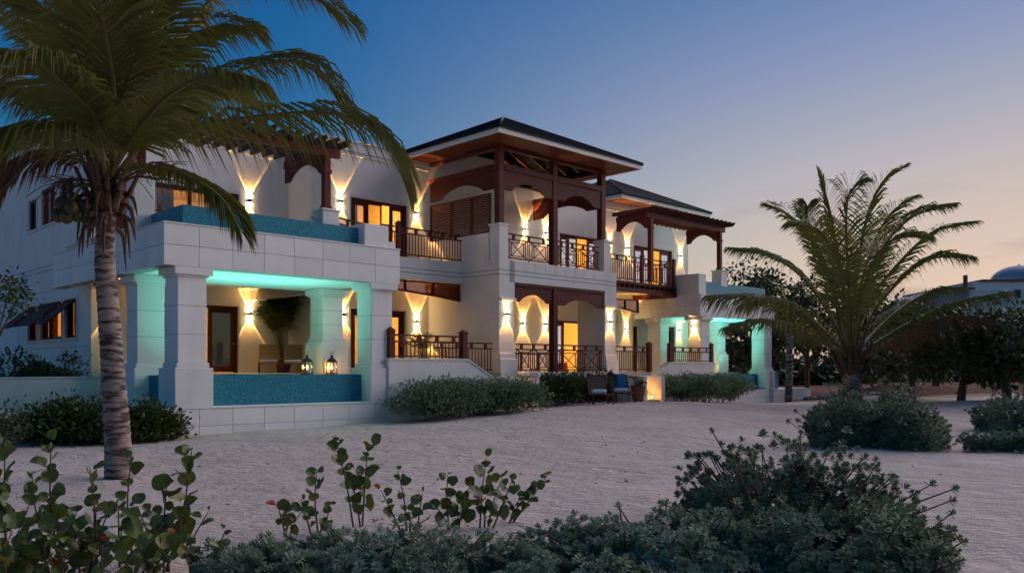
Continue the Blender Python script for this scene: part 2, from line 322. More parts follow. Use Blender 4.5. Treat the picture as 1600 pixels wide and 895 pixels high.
def sand_mat():
    m = mat('beach_sand', (.50, .455, .42), .95, spec=.2); n, l = m.node_tree.nodes, m.node_tree.links
    co = n.new('ShaderNodeTexCoord'); b = n['Principled BSDF']
    def noise(sc, det, scale=(1, 1, 1)):
        mp_ = n.new('ShaderNodeMapping'); mp_.inputs['Scale'].default_value = scale; mp_.inputs['Rotation'].default_value = (0, 0, .35)
        t = n.new('ShaderNodeTexNoise'); t.inputs['Scale'].default_value = sc; t.inputs['Detail'].default_value = det; t.inputs['Roughness'].default_value = .6
        l.new(co.outputs['Object'], mp_.inputs[0]); l.new(mp_.outputs[0], t.inputs['Vector']); return t.outputs['Fac']
    a = noise(.35, 5); r = n.new('ShaderNodeValToRGB'); e = r.color_ramp.elements
    e[0].position = .3; e[0].color = (.56, .46, .39, 1); e[1].position = .7; e[1].color = (.68, .58, .51, 1); l.new(a, r.inputs[0])
    sp = noise(24, 3); r2 = n.new('ShaderNodeValToRGB'); e = r2.color_ramp.elements; e[0].position = .24; e[0].color = (.45, .42, .4, 1); e[1].position = .42; e[1].color = (1, 1, 1, 1); l.new(sp, r2.inputs[0])
    mm = n.new('ShaderNodeMixRGB'); mm.blend_type = 'MULTIPLY'; mm.inputs[0].default_value = .8; l.new(r.outputs[0], mm.inputs[1]); l.new(r2.outputs[0], mm.inputs[2])
    # bare reddish soil under the trees on the right
    ps = n.new('ShaderNodeSeparateXYZ'); l.new(co.outputs['Object'], ps.inputs[0])
    xx = n.new('ShaderNodeMapRange'); xx.inputs['From Min'].default_value = 39; xx.inputs['From Max'].default_value = 42
    ww = n.new('ShaderNodeMath'); ww.operation = 'MULTIPLY_ADD'; ww.inputs[1].default_value = 6; l.new(noise(.5, 4), ww.inputs[0]); l.new(ps.outputs['Y'], ww.inputs[2])
    l.new(ww.outputs[0], xx.inputs['Value'])
    so = n.new('ShaderNodeMixRGB'); so.inputs[2].default_value = (.15, .065, .04, 1); l.new(xx.outputs[0], so.inputs[0]); l.new(mm.outputs[0], so.inputs[1])
    l.new(so.outputs[0], b.inputs['Base Color'])
    h1 = noise(5, 6, (1, 2.6, 1)); h2 = noise(1.6, 5); h3 = noise(45, 2)
    s1 = n.new('ShaderNodeMath'); s1.operation = 'MULTIPLY_ADD'; s1.inputs[1].default_value = 2.2; l.new(h2, s1.inputs[0]); l.new(h1, s1.inputs[2])
    s2 = n.new('ShaderNodeMath'); s2.operation = 'MULTIPLY_ADD'; s2.inputs[1].default_value = .22; l.new(h3, s2.inputs[0]); l.new(s1.outputs[0], s2.inputs[2])
    vo = n.new('ShaderNodeTexVoronoi'); vo.inputs['Scale'].default_value = 2.1; vo.inputs['Randomness'].default_value = 1; l.new(co.outputs['Object'], vo.inputs['Vector'])
    dn = n.new('ShaderNodeMapRange'); dn.interpolation_type = 'SMOOTHSTEP'; dn.inputs['From Min'].default_value = .08; dn.inputs['From Max'].default_value = .3; dn.inputs['To Min'].default_value = -1.0; dn.inputs['To Max'].default_value = 0; l.new(vo.outputs['Distance'], dn.inputs['Value'])
    mk = n.new('ShaderNodeMapRange'); mk.inputs['From Min'].default_value = .48; mk.inputs['From Max'].default_value = .6; l.new(noise(.22, 3), mk.inputs['Value'])
    dm = n.new('ShaderNodeMath'); dm.operation = 'MULTIPLY'; l.new(dn.outputs[0], dm.inputs[0]); l.new(mk.outputs[0], dm.inputs[1])
    s4 = n.new('ShaderNodeMath'); s4.operation = 'ADD'; l.new(s2.outputs[0], s4.inputs[0]); l.new(dm.outputs[0], s4.inputs[1]); s2 = s4
    bp = n.new('ShaderNodeBump'); bp.inputs['Strength'].default_value = .9; bp.inputs['Distance'].default_value = .10
    l.new(s2.outputs[0], bp.inputs['Height']); l.new(bp.outputs[0], b.inputs['Normal']); return m
sand = make_sand(); sand.data.materials.append(sand_mat()); tag(sand, 'pale trodden beach sand in front of the villa', 'sand', kind='structure')

# ================================================================= THE VILLA (local axes: s along the facade, t into the house)
villa = empty('villa', (C0[0], C0[1], 0), ANG)
tag(villa, 'two-storey white beachfront villa with dark hipped roofs, mahogany railings and lit pool pavilions', 'house')
F1, F2, TA, TB, WTOP = 1.46, 5.48, 8.4, 6.0, 9.75
def wall_t(name, s0, s1, t0, t1, z0, z1, holes=(), m=STUCCO, parent=villa):
    """wall facing -t between t0 and t1 with rectangular holes (s0,s1,z0,z1)"""
    cuts = sorted({s0, s1, *[h[0] for h in holes], *[h[1] for h in holes]}); bl = []
    for a, b in zip(cuts[:-1], cuts[1:]):
        hs_ = sorted([h for h in holes if h[0] < b - 1e-6 and h[1] > a + 1e-6], key=lambda h: h[2]); z = z0
        for h in hs_:
            if h[2] > z + 1e-4: bl.append((a, b, t0, t1, z, h[2]))
            z = h[3]
        if z < z1 - 1e-4: bl.append((a, b, t0, t1, z, z1))
    return boxes(name, bl, m, parent, bevel=0)
def wall_s(name, s0, s1, t0, t1, z0, z1, holes=(), m=STUCCO, parent=villa):
    cuts = sorted({t0, t1, *[h[0] for h in holes], *[h[1] for h in holes]}); bl = []
    for a, b in zip(cuts[:-1], cuts[1:]):
        hs_ = sorted([h for h in holes if h[0] < b - 1e-6 and h[1] > a + 1e-6], key=lambda h: h[2]); z = z0
        for h in hs_:
            if h[2] > z + 1e-4: bl.append((s0, s1, a, b, z, h[2]))
            z = h[3]
        if z < z1 - 1e-4: bl.append((s0, s1, a, b, z, z1))
    return boxes(name, bl, m, parent, bevel=0)
D_2A, D_GA = (3.0, 6.05, F2, 7.78), (3.1, 6.02, F1, 3.80)
D_2B, D_GB = (9.13, 11.66, F2, 7.78), (9.13, 11.57, F1, 3.77)
D_2C, D_GC = (20.2, 23.0, F2, 7.70), (19.7, 22.35, F1, 3.77)
D_2D, D_GD = (25.6, 28.85, F2, 7.70), (27.9, 29.1, F1, 3.77)
D_2S = (1.75, 2.25, F2, 7.6)
D_GE = (25.55, 25.95, F1, 3.7)
# --- main walls
WL2 = [(13.35, 14.3, 6.55, 7.62), (11.2, 12.75, 6.55, 7.8), (9.3, 10.75, 6.55, 7.8)]
WLG = [(13.3, 14.4, 2.6, 3.82), (10.6, 12.9, 2.6, 3.85), (9.1, 10.2, 2.6, 3.85)]
wall_s('side_wall', .9, 1.15, 8.0, 30, -.5, WTOP, [(a, b, c, d) for a, b, c, d in WL2 + WLG])
wall_t('front_wall', 1.15, 8.0, TA, TA + .25, F1 - .5, WTOP, [D_2A, D_GA, D_2S])
wall_t('front_return', .9, 1.6, 7.75, 8.0, .4, 4.75)
wall_s('return_wall', 8.0, 8.25, TB, TA, F1 - .5, WTOP)
wall_t('middle_front_wall', 8.25, 12.9, TB, TB + .25, F1 - .5, WTOP, [D_2B, D_GB])
wall_t('entrance_wall', 12.9, 18.9, TB, TB + .25, F1 - .5, 9.35)
wall_t('gable_wall', 12.9, 17.5, TB + .002, TB + .248, 9.351, 10.3)
wall_t('right_front_wall', 18.9, 30.3, TB, TB + .25, -.5, 9.62, [D_2C, D_GC, D_2D, D_GD, D_GE])
wall_s('right_end_wall', 30.05, 30.3, TB + .25, 16, -.5, 9.62)
boxes('roof_deck', [(1.15, 8.2, TA + .25, 29.8, 9.2, 9.5), (8.25, 30.0, TB + .25, 16, 9.3, 9.5)], STUCCO, villa, 0)
wall_t('rear_wall', 8.25, 30.05, 15.75, 16, -.5, 9.2)
wall_t('house_rear_wall', 1.15, 8.25, 29.8, 30, -.5, 9.2)
# string courses and cornices
for z in (9.28, 9.43):
    boxes('cornice', [(.86, 8.0, TA - .05, TA - .002, z - .03, z + .03), (8.0, 12.695, TB - .05, TB - .002, z - .03, z + .03), (18.95, 30.34, TB - .05, TB - .002, z - .1, z - .04),
                      (.85, .898, 8.0, 30, z - .03, z + .03)], TRIM, villa, .008)
boxes('coping', [(.84, 8.0, TA - .06, TA + .3, WTOP, WTOP + .06), (.84, 1.2, TA + .3, 30, WTOP, WTOP + .06), (7.95, 12.69, TB - .06, TB + .3, WTOP, WTOP + .06)], TRIM, villa, .01)
for z in (4.98, 5.13):
    boxes('groove_shade', [(.8955, .8985, 8.0, 30, z - .016, z + .016)], JOINT, villa, 0)  # flat strips, not cut in: the grooves' shade is put into dark colour
# stone coursing on the side wall of the ground floor
for z in (1.15, 1.75, 2.3, 4.25):
    boxes('groove_shade', [(.8955, .8985, 8.0, 30, z - .008, z + .008)], JOINT, villa, 0)
# --- interiors
def room(s0, s1, t0, t1, z0, z1):
    bl = [(s0, s1, t1 - .1, t1, z0, z1), (s0, s0 + .1, t0, t1 - .1, z0, z1), (s1 - .1, s1, t0, t1 - .1, z0, z1), (s0 + .1, s1 - .1, t0, t1 - .1, z1 - .1, z1), (s0 + .1, s1 - .1, t0, t1 - .1, z0, z0 + .004)]
    return boxes('room_lining', bl, ROOMW, villa, 0)
ROOMS = []
for s0, s1, t0, t1, z0, z1, pw in ((1.2, 7.95, TA + .26, 14.6, F1, 4.4, 60), (1.2, 7.95, TA + .26, 14.6, F2, 8.6, 60), (8.3, 12.8, TB + .26, 10.5, F1, 4.4, 50), (8.3, 12.8, TB + .26, 10.5, F2, 8.6, 60),
                                   (18.5, 24.6, TB + .26, 10.5, F1, 4.4, 60), (18.5, 24.6, TB + .26, 10.5, F2, 8.6, 60), (24.7, 30.0, TB + .26, 10.5, F1, 4.4, 40), (24.7, 30.0, TB + .26, 10.5, F2, 8.6, 45)):
    if s0 < 2:  # the corner rooms are seen through the side windows too
        bl = [(s0, s1, t1 - .1, t1, z0, z1), (s1 - .1, s1, t0, t1 - .1, z0, z1), (s0, s1 - .1, t0, t1 - .1, z1 - .1, z1), (s0, s1 - .1, t0, t1 - .1, z0, z0 + .004)]
        boxes('room_lining', bl, ROOMW, villa, 0)
    else: room(s0, s1, t0, t1, z0, z1)
    boxes('inner_door', [((s0 + s1) / 2 + .3, (s0 + s1) / 2 + 1.15, t1 - .16, t1 - .102, z0 + .006, z0 + 2.1)], WOOD, villa, .01); boxes('picture_frame', [((s0 + s1) / 2 - 1.3, (s0 + s1) / 2 - .4, t1 - .14, t1 - .102, z0 + 1.2, z0 + 1.9)], WOODL, villa, .01)
    ld = bpy.data.lights.new('room_lamp', 'POINT'); ld.energy = pw * .75; ld.color = (1, .55, .14); ld.shadow_soft_size = .15
    lo = bpy.data.objects.new('room_lamp', ld); COL.objects.link(lo); lo.location = W((s0 + s1) / 2, (t0 + t1) / 2 - .3, z1 - .55)

# --- doors and windows
def door_group(hole, T, leaves, header=True, inset=.05, light_block=False):
    """timber frame with leaves (s0,s1,kind): 'leaf' glazed leaf, 'lite' fixed pane, 'open' nothing"""
    s0, s1, z0, z1 = hole; fr = .09
    d = boxes('door', [(s0 + .003, s0 + fr, T + inset, T + .2, z0, z1 - .003), (s1 - fr, s1 - .003, T + inset, T + .2, z0, z1 - .003), (s0 + fr, s1 - fr, T + inset, T + .2, z1 - fr, z1 - .003)], WOOD, villa, .006)
    boxes('casing', [(s0 - .10, s0 - .003, T - .025, T - .003, z0, z1 + .1), (s1 + .003, s1 + .10, T - .025, T - .003, z0, z1 + .1), (s0 - .003, s1 + .003, T - .025, T - .003, z1 + .003, z1 + .1)], TRIM, d, .005)
    for a, b, k in leaves:
        if k == 'open': continue
        st = .15 if k == 'leaf' else .06; q = T + inset + .03
        zt = z1 - fr - .003
        boxes('leaf_frame', [(a, a + st, q, q + .05, z0 + .02, zt), (b - st, b, q, q + .05, z0 + .02, zt), (a + st, b - st, q, q + .05, z0 + .02, z0 + .02 + st * 1.5), (a + st, b - st, q, q + .05, zt - st, zt)], WOOD, d, .006)
        link('pane', boxes_mesh('pane', [(a + st, b - st, q + .02, q + .03, z0 + .02 + st * 1.5, zt - st)], 0), GLASS, d)
        if light_block and k == 'leaf': boxes('light_block', [(a + st, b - st, q + .036, q + .046, z0 + .02 + st * 1.5, zt - st)], BACKING, d, 0)  # opaque panel added behind the pane to hold back the room's glow
        if k == 'lite':
            zz = z0 + (zt - z0) * .62
            boxes('glazing_bar', [(a + st, b - st, q - .002, q + .048, zz, zz + .04)], WOOD, d, .004)
        else:
            lathe('handle', [(.001, 0), (.025, .004), (.03, .03), (.02, .05), (.001, .055)], CHROME, d, 10, (b - .07, q - .03, z0 + 1.02)).rotation_euler = (R(90), 0, 0)
    return d
door_group(D_2A, TA, [(3.1, 4.3, 'lite'), (4.3, 5.1, 'lite'), (5.1, 5.95, 'leaf')], light_block=True)
door_group(D_2S, TA, [(1.84, 2.16, 'leaf')], light_block=True)
door_group(D_GA, TA, [(3.2, 4.0, 'lite'), (4.0, 4.85, 'open'), (4.95, 5.93, 'leaf')], light_block=True)
door_group(D_2B, TB, [(9.22, 9.9, 'leaf'), (9.9, 10.55, 'lite'), (10.55, 10.9, 'open'), (10.9, 11.57, 'leaf')])
door_group(D_GB, TB, [(9.22, 10.0, 'leaf'), (10.0, 10.8, 'lite'), (10.8, 11.48, 'leaf')])
door_group(D_2C, TB, [(20.3, 20.9, 'leaf'), (20.9, 21.5, 'lite'), (21.5, 22.2, 'open'), (22.2, 22.9, 'leaf')])
door_group(D_GC, TB, [(19.8, 20.6, 'leaf'), (20.6, 21.9, 'open'), (21.9, 22.25, 'leaf')])
door_group(D_2D, TB, [(25.7, 26.5, 'leaf'), (26.5, 27.1, 'lite'), (27.1, 27.9, 'open'), (27.9, 28.75, 'leaf')], light_block=True)
door_group(D_GD, TB, [(28.0, 29.0, 'leaf')], light_block=True)
door_group(D_GE, TB, [(25.64, 25.86, 'leaf')])
for hl, cs in ((D_2A, (3.3, 3.9)), (D_GA, (3.25, 3.8)), (D_2B, (9.3, 9.7)), (D_2D, (25.8, 26.3))):
    n_ = 14; v = []; T_ = (TA if hl[0] < 8 else TB) + .42
    for z in (hl[2] + .02, hl[3] - .05):
        for i in range(n_ + 1): v.append((cs[0] + (cs[1] - cs[0]) * i / n_, T_ + .05 * (i % 2), z))
    link('curtain', pymesh('curtain', v, [(i, i + 1, n_ + 2 + i, n_ + 1 + i) for i in range(n_)]), CURT, villa)
def side_window(t0, t1, z0, z1, awning=False):
    s = .9
    w_ = boxes('window', [(s + .04, s + .2, t0 + .003, t0 + .08, z0 + .003, z1 - .003), (s + .04, s + .2, t1 - .08, t1 - .003, z0 + .003, z1 - .003), (s + .04, s + .2, t0 + .08, t1 - .08, z1 - .08, z1 - .003), (s + .04, s + .2, t0 + .08, t1 - .08, z0 + .003, z0 + .08),
                          ] + ([(s + .05, s + .19, (t0 + t1) / 2 - .03, (t0 + t1) / 2 + .03, z0 + .08, z1 - .08)] if t1 - t0 > 1.3 else []), WOOD, villa, .006)
    if not awning: link('pane', boxes_mesh('pane', [(s + .1, s + .11, t0 + .08, t1 - .08, z0 + .08, z1 - .08)], 0), GLASS, w_)
    boxes('sill', [(s - .07, s - .003, t0 - .1, t1 + .1, z0 - .09, z0 - .004)], TRIM, w_, .008)
    boxes('surround', [(s - .03, s - .003, t0 - .09, t0 - .003, z0, z1 + .09), (s - .03, s - .003, t1 + .003, t1 + .09, z0, z1 + .09), (s - .03, s - .003, t0 - .003, t1 + .003, z1 + .003, z1 + .09)], TRIM, w_, .006)
    if awning:
        L = (z1 - z0) * .92; a_ = empty('awning_shutter', (s - .02, 0, z1 - .03), 0, w_); a_.rotation_euler = (0, R(42), 0)
        sh = link('awning_shutter', boxes_mesh('awning_shutter', [(-.02, .03, t0 + .02, t0 + .1, -L, 0), (-.02, .03, t1 - .1, t1 - .02, -L, 0), (-.02, .03, t0 + .1, t1 - .1, -.08, 0), (-.02, .03, t0 + .1, t1 - .1, -L, -L + .08), (0, .01, t0 + .1, t1 - .1, -L + .08, -.08)], .004), WOOD, w_, (s - .03, 0, z1 - .04), (0, R(48), 0))
        bpy.data.objects.remove(a_)
for a, b, c, d in WL2: side_window(a, b, c, d)
for a, b, c, d in WLG: side_window(a, b, c, d, True)
for a, b, c, d in (WLG[0], WLG[2], WL2[0], WL2[2], (12.0, 12.9, 2.6, 3.85)): boxes('window_light_block', [(1.16, 1.19, a, b, c, d)], WOOD, villa, 0)  # dark panels added behind these windows to block the room lamps

# --- columns
def column(s, t, z0, zc, w=.71, m=PANEL, d=.74):
    """square stone column: plinth block, moulding, coursed shaft, neck and capital"""
    e = .12; hb = .95
    c = boxes('column', [(s, s + w, t, t + d, z0 + hb + .12, zc - .24)], m, villa, .01)
    boxes('column_base', [(s - e, s + w + e, t - e, t + d + e, z0, z0 + hb), (s - .05, s + w + .05, t - .05, t + d + .05, z0 + hb + .002, z0 + hb + .12)], m, c, .012)
    boxes('capital', [(s - .05, s + w + .05, t - .05, t + d + .05, zc - .24, zc - .19), (s - e, s + w + e, t - e, t + d + e, zc - .19, zc - .002)], m, c, .012)
    z = z0 + hb + .12; n_ = 3; h = (zc - .24 - z) / n_
    for i in range(1, n_):
        boxes('joint', [(s - .002, s + w + .002, t - .002, t + d + .002, z + i * h - .006, z + i * h + .006)], JOINT, c, 0)
    return c
def clad(parent, axis, d, a0, a1, z0, z1, n, rows, face=-1, th=.03, gap=.010):
    """thin stone slabs on a face: axis 's' -> slabs run along s on the plane t=d (facing -t); axis 't' -> along t on the plane s=d (facing -s)"""
    w = (a1 - a0) / n; h = (z1 - z0) / rows
    for i in range(n):
        for j in range(rows):
            a = a0 + i * w + w / 2; z = z0 + j * h + h / 2
            if axis == 's': cbox('panel', (w - gap, th, h - gap), PANEL, parent, (a, d - th / 2, z), bevel=.003)
            else: cbox('panel', (th, w - gap, h - gap), PANEL, parent, (d - th / 2, a, z), bevel=.003)
def pool_light(s, t, z, sx, sy, e, col=(.34, 1, .88)):
    ld = bpy.data.lights.new('pool_lamp', 'AREA'); ld.shape = 'RECTANGLE'; ld.size = sx; ld.size_y = sy; ld.energy = e * .31; ld.color = col; ld.spread = R(105)
    lo = bpy.data.objects.new('pool_lamp', ld); COL.objects.link(lo); lo.location = W(s, t, z); lo.rotation_euler = (R(180), 0, ANG)
def basin(s0, s1, t0, t1, z0, ztop, th=.18):
    p = boxes('pool_wall', [(s0, s1, t0, t0 + th, z0, ztop), (s0, s0 + th, t0 + th, t1 - th, z0, ztop), (s1 - th, s1, t0 + th, t1 - th, z0, ztop), (s0, s1, t1 - th, t1, z0, ztop), (s0 + th, s1 - th, t0 + th, t1 - th, z0, z0 + .05)], TILE, villa, .004)
    return p
def water(s0, s1, t0, t1, z, label):
    n_ = 30; m_ = 12; v = []
    for j in range(m_ + 1):
        for i in range(n_ + 1):
            s, t = s0 + (s1 - s0) * i / n_, t0 + (t1 - t0) * j / m_; p = W(s, t, z + .004 * math.sin(s * 5.3 + t * 3) + .003 * math.sin(t * 9 - s * 4)); v.append(p)
    f = [(j * (n_ + 1) + i, j * (n_ + 1) + i + 1, (j + 1) * (n_ + 1) + i + 1, (j + 1) * (n_ + 1) + i) for j in range(m_) for i in range(n_)]
    tag(link('pool_water', pymesh('pool_water', v, f, True), WATER), label, 'water', kind='structure')
def pavilion(s0, t0, zp, n, depth, right):
    """plinth, columns, clad parapet, ceiling; s0,t0 = front left corner"""
    w = 6.85; zs, zt = 4.05, 5.08
    pl = boxes('plinth', [(s0 + .03, s0 + w + (4.0 if right else 0), t0 + .03, t0 + 3.6, -.8, zp - .045)], JOINT, villa, 0)
    boxes('plinth_coping', [(s0 - .02, s0 + w + (4.03 if right else .02), t0 - .02, t0 + 3.6, zp - .043, zp)], PANEL, pl, .008)
    clad(pl, 's', t0 + .03, s0, s0 + w + (4.0 if right else 0), -.62, zp - .045, n + (5 if right else 0), 3)
    if not right: clad(pl, 't', s0 + .03, t0, t0 + 3.6, -.62, zp - .045, 4, 3)
    be = boxes('parapet', [(s0 + .03, s0 + w - .03, t0 + .03, t0 + .36, zs, zt - .04), (s0 + .03, s0 + .36, t0 + .36, TA if not right else TB, zs, zt - .04), (s0 + w - .36, s0 + w - .03, t0 + .36, TA if not right else TB, zs, zt - .04)], JOINT, villa, 0)
    clad(be, 's', t0 + .03, s0, s0 + w, zs, zt - .04, n, 2); clad(be, 't', s0 + .03, t0, (TA if not right else TB), zs, zt - .04, 9 if not right else 4, 2)
    boxes('coping', [(s0 - .02, s0 + w + .02, t0 - .02, t0 + .38, zt - .038, zt), (s0 - .02, s0 + .38, t0 + .38, TA - .1 if not right else TB - .1, zt - .038, zt), (s0 + w - .38, s0 + w + .02, t0 + .38, t0 + 2, zt - .038, zt)], PANEL, be, .006)
    boxes('ceiling', [(s0 + .361, s0 + w - .361, t0 + .361, t0 + (3.9 if not right else 3.79), 4.06, 4.9)] + ([(s0 + .361, s0 + w - .361, t0 + 3.902, TA - .003, 4.42, 4.9)] if not right else []), STUCCO, villa, 0)
    return pl
pavilion(0, 0, .68, 8, 8.4, False)
pavilion(25.7, 2.2, .53, 8, 4, True)
for s, t, z in ((.38, .12, .68), (5.95, .12, .68), (.36, 2.6, .68), (5.93, 2.66, 1.46)): column(s, t, z, 4.055)
for s, t, z in ((25.95, 2.32, .53), (31.75, 2.32, .53), (26.3, 4.9, 1.4), (31.2, 4.72, 1.4)): column(s, t, z, 4.055)
# ground-floor pools
basin(.62, 6.3, .46, 2.48, .68, 1.44); water(.63, 6.29, .47, 2.30, 1.447, 'lit turquoise water of the pavilion pool between the stone columns by the palm trunk')
basin(26.6, 33.8, 2.66, 4.6, .53, 1.33); water(26.61, 33.79, 2.67, 4.42, 1.337, 'lit turquoise water of the far pavilion pool beside the red soil')
pool_light(3.2, 1.5, .95, 4.2, .5, 46); pool_light(29.3, 3.6, .9, 4.0, .5, 70)
# upper plunge pools behind the parapets
basin(.62, 5.68, .40, 2.7, 4.9, 5.60); water(.8, 5.5, .58, 2.52, 5.585, 'still water of the upper plunge pool behind the clad parapet by the palm')
basin(26.35, 32.3, 2.60, 4.6, 4.9, 5.74); water(26.53, 32.1, 2.78, 4.42, 5.725, 'still water of the upper plunge pool below the far pergola')
pool_light(2.6, 1.6, 5.1, 3, .5, 10); pool_light(29.3, 3.6, 5.1, 3, .5, 16)
boxes('pool_block', [(5.69, 6.52, .1, 2.2, 5.08, 5.71), (6.522, 6.75, .1, 2.2, 5.08, 5.27)], PANEL, villa, .01)
boxes('pool_block', [(25.72, 26.33, 2.3, 3.9, 5.08, 6.02)], PANEL, villa, .01)
# --- decks and terraces
boxes('deck', [(1.3, 6.9, 2.482, TA - .003, .3, F1), (6.9, 10.4, .25, TB, .3, F1), (8.02, 12.7, TB - 2, TB - .003, .3, F1 - .002), (12.7, 19.3, 1.95, TB - .003, .3, F1 - .001), (19.3, 22.0, 2.3, TB - .003, .3, F1 - .003), (22.0, 25.9, 2.6, TB - .003, .3, F1), (25.9, 33, 4.62, TB - .003, .3, 1.4)], FLOOR, villa, 0)
boxes('deck_edge', [(13.45, 18.55, 1.9, 1.948, .9, F1 + .02)], PANEL, villa, .006)
boxes('balcony_floor', [(6.9, 12.69, 4.03, TB - .003, 4.8, F2), (12.95, 18.6, 2.3, TB - .003, 4.85, F2), (18.6, 26.0, 3.75, TB - .003, 5.2, F2), (.4, 8.0, 2.75, TA - .003, 4.95, F2 - .1)], FLOOR, villa, 0)
# balcony fascia (left of the tower) and the tower's floor band
boxes('balcony_fascia', [(6.9, 12.69, 3.95, 4.028, 4.75, F2 + .03)], STUCCO, villa, .006)
boxes('tower_fascia', [(13.2, 18.6, 2.0, 2.28, 4.72, F2 + .03)], STUCCO, villa, .006)
for z in (4.98, 5.13):
    boxes('groove_shade', [(6.9, 12.68, 3.9455, 3.9485, z - .016, z + .016)], JOINT, villa, 0)  # fascia and tower lines: shade of the grooves as dark surface strips
    boxes('groove_shade', [(12.70, 18.58, 1.9955, 1.9985, z - .016, z + .016)], JOINT, villa, 0)
    boxes('groove_shade', [(18.6, 19.29, 1.9955, 1.9985, z - .016, z + .016)], JOINT, villa, 0)
    boxes('groove_shade', [(12.6955, 12.6985, 2.0, 3.94, z - .016, z + .016)], JOINT, villa, 0)
for i in range(9):
    cbox('joint', (.012, .004, .33), JOINT, villa, (13.4 + i * .56, 1.9985, 5.33), bevel=0)
# --- tower piers and side walls
def pier(s0, s1, t0, t1, upper):
    p = boxes('pier', [(s0, s1, t0, t1, 2.15, 4.03), (s0 + .002, s1 + .05, t0 - .0, t1, 4.15, 5.5)], STUCCO, villa, .01)
    boxes('pier_base', [(s0 - .0, s1 + .1, t0 - .1, t1, .2, 1.95), (s0, s1 + .05, t0 - .05, t1, 1.952, 2.148)], PANEL, p, .012)
    boxes('pier_cap', [(s0 - .003, s1 + .09, t0 - .06, t1, 4.032, 4.148)], PANEL, p, .01)
    boxes('pedestal', [(upper[0], upper[1], t0 + .003, t0 + .5, 5.502, 6.72), (upper[0] - .05, upper[1] + .05, t0 - .05, t0 + .55, 6.722, 6.79)], STUCCO, p, .01)
pier(12.7, 13.43, 2.0, 2.55, (12.702, 13.15)); pier(18.55, 19.25, 2.0, 2.55, (18.5, 18.95))
wall_s('tower_side_wall', 12.7, 12.9, 2.552, TB, .3, 6.5)
wall_s('tower_far_wall', 18.62, 18.82, 2.552, TB, 4.85, 5.5)
wall_s('tower_far_wing', 18.6, 18.85, 2.553, 3.5, 1.46, 4.6)
# low garden-side walls with raked ends
def lowwall(s0, s1, s2, t, z1, z2, flip=False):
    poly = [(s0, -.4), (s2, -.4), (s2, z2), (s1, z1), (s0, z1)]
    w_ = prism('terrace_wall', poly, 's', t, t + .32, STUCCO, villa)
    cp = [(s0 - (.03 if s0 < s1 else -.03), z1 + .002), (s1, z1 + .002), (s2, z2 + .002), (s2, z2 + .05), (s1, z1 + .05), (s0 - (.03 if s0 < s1 else -.03), z1 + .05)]
    prism('coping', cp, 's', t - .03, t + .35, PANEL, w_)
lowwall(6.42, 9.4, 10.5, -.06, 1.86, 1.30); lowwall(26.85, 23.45, 22.0, 2.18, 1.85, 1.22)
boxes('terrace_wall_return', [(6.421, 6.7, .262, .5, -.4, 1.858)], STUCCO, villa, 0)
# landings, cheek walls and front steps
def flight(s0, s1, t0, z0):
    boxes('landing', [(s0 - .9, s1, t0 + 1.3, t0 + 2.3, -.3, 1.1)], FLOOR, villa, .01)
    for i in range(4):
        boxes('step', [(s0, s1, t0 + .1 + i * .3, t0 + .1 + (i + 1) * .3 - .004, -.3, z0 + .1 + i * .2)], FLOOR, villa, .01)
    for a in (s0 - .22, s1):
        boxes('cheek_wall', [(a + .002, a + .22, t0, t0 + 1.7, -.3, 1.27), (a - .015, a + .237, t0 - .02, t0 + 1.7, 1.272, 1.31)], STUCCO, villa, .008)
flight(11.5, 12.62, .15, .28); flight(18.9, 19.85, .15, .28)

